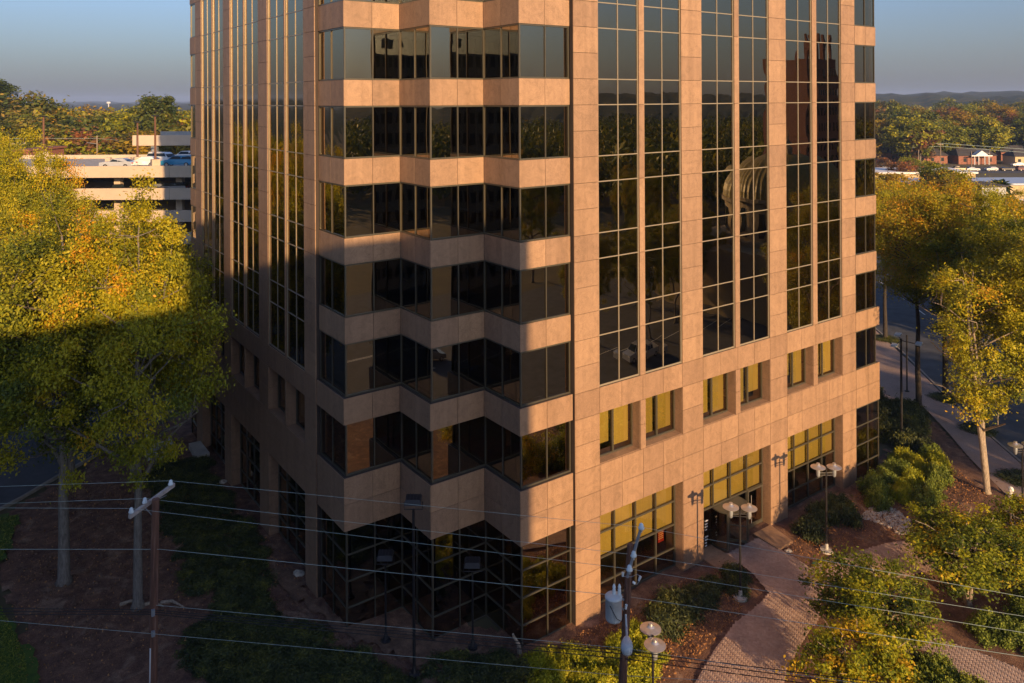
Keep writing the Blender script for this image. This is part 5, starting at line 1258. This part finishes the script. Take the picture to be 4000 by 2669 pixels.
# cobra head
MB().tube([R3(456, 940, DR-.2), R3(462, 1060, DR-.5), R3(466, 1150, DR-1.1)], [.03, .03, .035], 8).build('lamp_arm', M['tank'], pr_t)
hx = Vector(R3(466, 1145, DR-1.1)); he = Vector(R3(466, 1290, DR-1.9)); hb = MB(); rr = [.05, .10, .155, .17, .15, .07]
ax = (he-hx); pts = [hx+ax*f for f in (0, .16, .42, .66, .88, 1.0)]; hb.tube([tuple(p) for p in pts], rr, 16); hb.v = [(a, b_, hx.z + (c_-hx.z)) for a, b_, c_ in hb.v]
hd = hb.build('lamp_head', M['tank'], pr_t, tuple(hx), True)
lp_ = pts[3] - Vector((0, 0, .10)); MB().lathe(tuple(lp_), [(.02, -.12), (.10, -.09), (.14, 0), (.14, .03)], 16).build('lens', M['porcelain'], hd, tuple(lp_), True)

def wire(pts, r, m, label, grp=None, sag=.0):
    P_ = [Vector(p) for p in pts]; out = []
    for a, b_ in zip(P_[:-1], P_[1:]):
        n = 14
        for i in range(n): f = i/n; q = a.lerp(b_, f); q.z -= sag*4*f*(1-f); out.append(tuple(q))
    out.append(tuple(P_[-1])); tag(MB().tube(out, r, 6).build('overhead_wire', m), label, 'wire', grp)
D0, D3 = 27.5, 19.0
top = lambda p: (p[0], p[1], p[2]+.1)
wr = .0055
wire([atd(-20, 1700+326*.618, D0), iL[0][:2]+(iL[0][2]+.12,), iR[0], atd(4030, 1700+1032*.618, D3)], wr, M['wire'], 'topmost silvery power line, from the far tip of the crossarm')
wire([atd(-20, 1700+434*.618, D0), iL[1][:2]+(iL[1][2]+.12,), iR[1], atd(4030, 1700+1153*.618, D3)], wr, M['wire'], 'second power line down, from the middle insulator of the crossarm')
wire([atd(-20, 1700+460*.618, D0), iL[2][:2]+(iL[2][2]+.12,), iR[2], atd(4030, 1700+1257*.618, D3)], wr, M['wire'], 'third power line down, from the near insulator of the crossarm')
wire([atd(-20, 1700+722*.618, D0), atd(628, 1700+722*.618, DL-.1), R3(490, 778), atd(4030, 1700+1408*.618, D3)], wr*1.25, M['wire'], 'single bright wire below the crossarm passing the transformer')
wire([atd(-20, 1700+1170*.618, D0-1), atd(590, 1700+1255*.618, DL-.2), R3(440, 1500, DR), atd(4030, 2669+60, D3)], wr, M['wire'], 'lowest thin silvery wire crossing the bottom of the view')
wire([atd(610, 1700+1075*.618, DL-.2), R3(460, 1250, DR-.1), atd(3000, 1700+1487*.618, 21.5), atd(3500, 2690, 19.5)], wr, M['wire'], 'bright guy wire above the black cable bundle, leaving at the bottom right')
for i, (ya, yb, yc) in enumerate(((1095, 1270, 0), (1115, 1300, 0), (1135, 1345, 0))):
    wire([atd(-20, 1700+ya*.618, D0), atd(600, 1700+(1105+i*14)*.618, DL-.15), R3(440, yb, DR-.1), atd(3700, 2700+i*22, 20)], .013, M['cable'], ['upper', 'middle', 'lower'][i] + ' black communication cable of the bundle near the bottom', 'black cables of the bundle')

# ------------------------------------------------------------------ small things on the ground
t = thing('utility_vault', 'flat concrete vault lid with a steel hatch under the trees', 'vault', (13.4, 64.2, 0))
MB().prism([(12.3, 65.3), (14.5, 65.6), (14.3, 62.9), (12.3, 62.9)], 0, .22).build('lid', M['concrete'], t); MB().prism([(12.8, 64.8), (13.9, 64.9), (13.8, 63.5), (12.8, 63.5)], .22, .26).build('hatch', M['grey_metal'], t)
t = thing('utility_vault', 'raised pale concrete slab beside the shaded granite piers', 'vault', (15.9, 61.8, 0)); MB().prism([(15.2, 63.1), (16.05, 63.05), (16.05, 60.5), (15.1, 60.5)], 0, .55).build('slab', M['concrete'], t)
x, y, _ = gp(3000+305*.618, 1700+830*.618); tag(MB().lathe((x, y, .05), [(.24, 0), (.24, .08), (.18, .12), (.01, .13)], 16).build('valve_cover', plain('green_plastic', (.02, .16, .10), .5)), 'round green valve cover in the mulch beside the entrance walk', 'valve cover')
x, y = 12.9, 66.6; t = thing('standpipe', 'small white standpipe near the vault lid by the kerb', 'pipe', (x, y, 0)); MB().tube([(x, y, 0), (x, y, .9)], .09, 10).build('pipe', M['white_paint'], t); MB().lathe((x, y, .9), [(.13, 0), (.13, .08), (.05, .14)], 12).build('cap', M['white_paint'], t)
x, y, _ = gp(3000+1535*.618, 1700+400*.618); t = thing('hydrant', 'small white hydrant post beside the sidewalk at the right edge', 'hydrant', (x, y, 0)); MB().lathe((x, y, 0), [(.14, 0), (.14, .5), (.17, .52), (.15, .7), (.05, .78)], 12).build('barrel', M['white_paint'], t); MB().tube([(x-.2, y, .42), (x+.2, y, .42)], .05, 8).build('nozzle', M['white_paint'], t)
x, y, _ = gp(2030, 2560); t = thing('broken_sapling', 'pale broken stump with peeling bark in front of the zigzag corner', 'stump', (x, y, 0)); MB().tube([(x, y, 0), (x-.05, y, .5), (x-.3, y+.1, 1.0), (x-.38, y, 1.15)], [.13, .10, .06, .05], 8).build('stem', M['bark_pale'], t)
def rock(px, py, r, lb):
    x, y, _ = gp(px, py); b = MB(); R = random.Random(px)
    b.lathe((x, y, .0), [(r*.8, 0), (r, .08), (r*.8, .22*r/.4), (r*.3, .32*r/.4)], 9); b.v = [(a+R.uniform(-.06, .06), c+R.uniform(-.06, .06), d+R.uniform(-.03, .03)) for a, c, d in b.v]; tag(b.build('boulder', M['rock']), lb, 'rock')
rock(870, 1888, .3, 'small pale rock at the foot of the farther shaded pier'); rock(1165, 2250, .35, 'flat pale rock on the slope by the nearest shaded pier'); rock(3080, 2160, .0+.25, 'lone rounded rock on the mulch right of the lamp')
# roots and logs near the thick trunk
for i, (a, b_, lb) in enumerate((((560, 2372), (640, 2380), 'surface root reaching right from the thick trunk'), ((470, 2370), (560, 2372), 'surface root reaching left from the thick trunk'), ((630, 2362), (720, 2382), 'fallen pale branch lying right of the wooden pole'))):
    p, q = gp(*a), gp(*b_); tag(MB().tube([(p[0], p[1], .1), ((p[0]+q[0])/2, (p[1]+q[1])/2+.15, .25), (q[0], q[1], .14)], [.10, .08, .03], 7).build('root' if i < 2 else 'fallen_branch', M['bark_pale']), lb, 'root' if i < 2 else 'branch')

# ------------------------------------------------------------------ what stands behind the camera (casts the big shadow, shows in the glass)
hb_ = thing('neighbouring_tower', 'tall concrete block behind the camera whose shadow falls on the lower left', 'building', (-10, -34, 0))
a_ = MB(); TA = math.tan(math.radians(SUN_AZ)); S3 = -TA*18; e0 = 10.26 - TA*68.2; e1 = 13.9 - TA*69.5; e2 = 23.1 - TA*55.6
for q0, q1, qh in ((-62, e0, 33.1), (e0+.01, e1, 39.5), (e1+.01, e2, 35.05)): a_.prism([(q0, -25), (q0+S3, -43), (q1+S3, -43), (q1, -25)], 0, qh)
a_.build('wall', M['concrete'], hb_)
MB().box(-12.6, -10.9, -27.5, -25.5, 34.36, 36.0).build('rooftop_unit', M['grey_metal'], hb_)
wn = MB()
for r in range(9):
    for q in range(22): wn.box(-60+q*3.2, -58.2+q*3.2, -25.0, -24.95, 2+r*3.6, 3.9+r*3.6)
tag(wn.build('window', M['carglass'], hb_), kind='stuff')
ch = thing('domed_church', 'pale stone church with a ribbed golden dome, mirrored in the tower glass', 'church', (90, 2, 0))
MB().box(78, 101, -14, 6, 0, 8).box(85, 95, 6.02, 11, 0, 7).build('nave', M['stone_pale'], ch)
d = MB(); d.lathe((90, -2, 8), [(8.5, 0), (8.5, .6), (7.8, .8), (7.8, 5.2), (8.6, 5.4), (8.6, 5.9)], 32); d.build('drum', M['stone_pale'], ch, (90, -2, 8))
d = MB(); n = 72; prof = [(8.3*math.cos(a), 5.9+5.4*math.sin(a)) for a in np.linspace(0, 1.5, 10)]
for r, z in prof:
    for k in range(n): t2 = 2*math.pi*k/n; rr_ = r*(1 if k % 2 else .975); d.v.append((90+rr_*math.cos(t2), -2+rr_*math.sin(t2), 8+z))
for i in range(len(prof)-1):
    for k in range(n): d.f.append((i*n+k, i*n+(k+1) % n, (i+1)*n+(k+1) % n, (i+1)*n+k))
d.build('dome', M['dome_gold'], ch, (90, -2, 8)); MB().lathe((90, -2, 19.2), [(.9, 0), (.9, 1.2), (.2, 1.8), (.1, 3.2)], 12).build('lantern', M['stone_pale'], ch)
for k in range(16):
    t2 = 2*math.pi*(k+.5)/16; c_ = (90+7.8*math.cos(t2), -2+7.8*math.sin(t2)); b = MB(); b.obox(c_, t2+math.pi/2, 1.2, .12, 9.3, 12.4); b.build('arched_window', M['carglass'], ch, (c_[0], c_[1], 10))
tw = thing('brick_tower_block', 'dark brick apartment tower with two chimneys, mirrored in the tower glass', 'building', (135, -27, 0))
MB().box(130, 141, -34, -25, 0, 34).build('wall', M['brick_far'], tw); MB().box(132.5, 134, -28, -26.5, 34, 38.5).build('chimney', M['brick_far'], tw); MB().box(137, 138.5, -28, -26.5, 34, 38.5).build('chimney', M['brick_far'], tw)
wn = MB()
for r in range(9):
    for q in range(4): wn.box(131+q*2.6, 132.2+q*2.6, -25.0, -24.95, 3+r*3.4, 4.8+r*3.4)
tag(wn.build('window', M['carglass'], tw), kind='stuff')
for i, (x, y, k_, c_, a) in enumerate([(26, 2.5, 'sedan', 'black', 0), (40, -3.5, 'wagon', 'grey', math.pi), (58, 3, 'pickup', 'silver', 0)]):
    car(k_, c_, (x, y, .01), a, ['black sedan', 'grey wagon', 'silver pickup'][i] + ' driving on the front street, seen mirrored in the glass')

# ------------------------------------------------------------------ haze
hz = MB().box(-6000, 6000, -600, 8600, -1, 70); h_ = hz.build('haze', None); h_['kind'] = 'stuff'
hm, t, b = nm('haze'); t.nodes.remove(b); pv = t.nodes.new('ShaderNodeVolumePrincipled'); pv.inputs['Color'].default_value = (.45, .62, 1.0, 1); pv.inputs['Density'].default_value = .00015; pv.inputs['Anisotropy'].default_value = 0.0
t.links.new(pv.outputs[0], t.nodes['Material Output'].inputs['Volume']); h_.data.materials.append(hm)
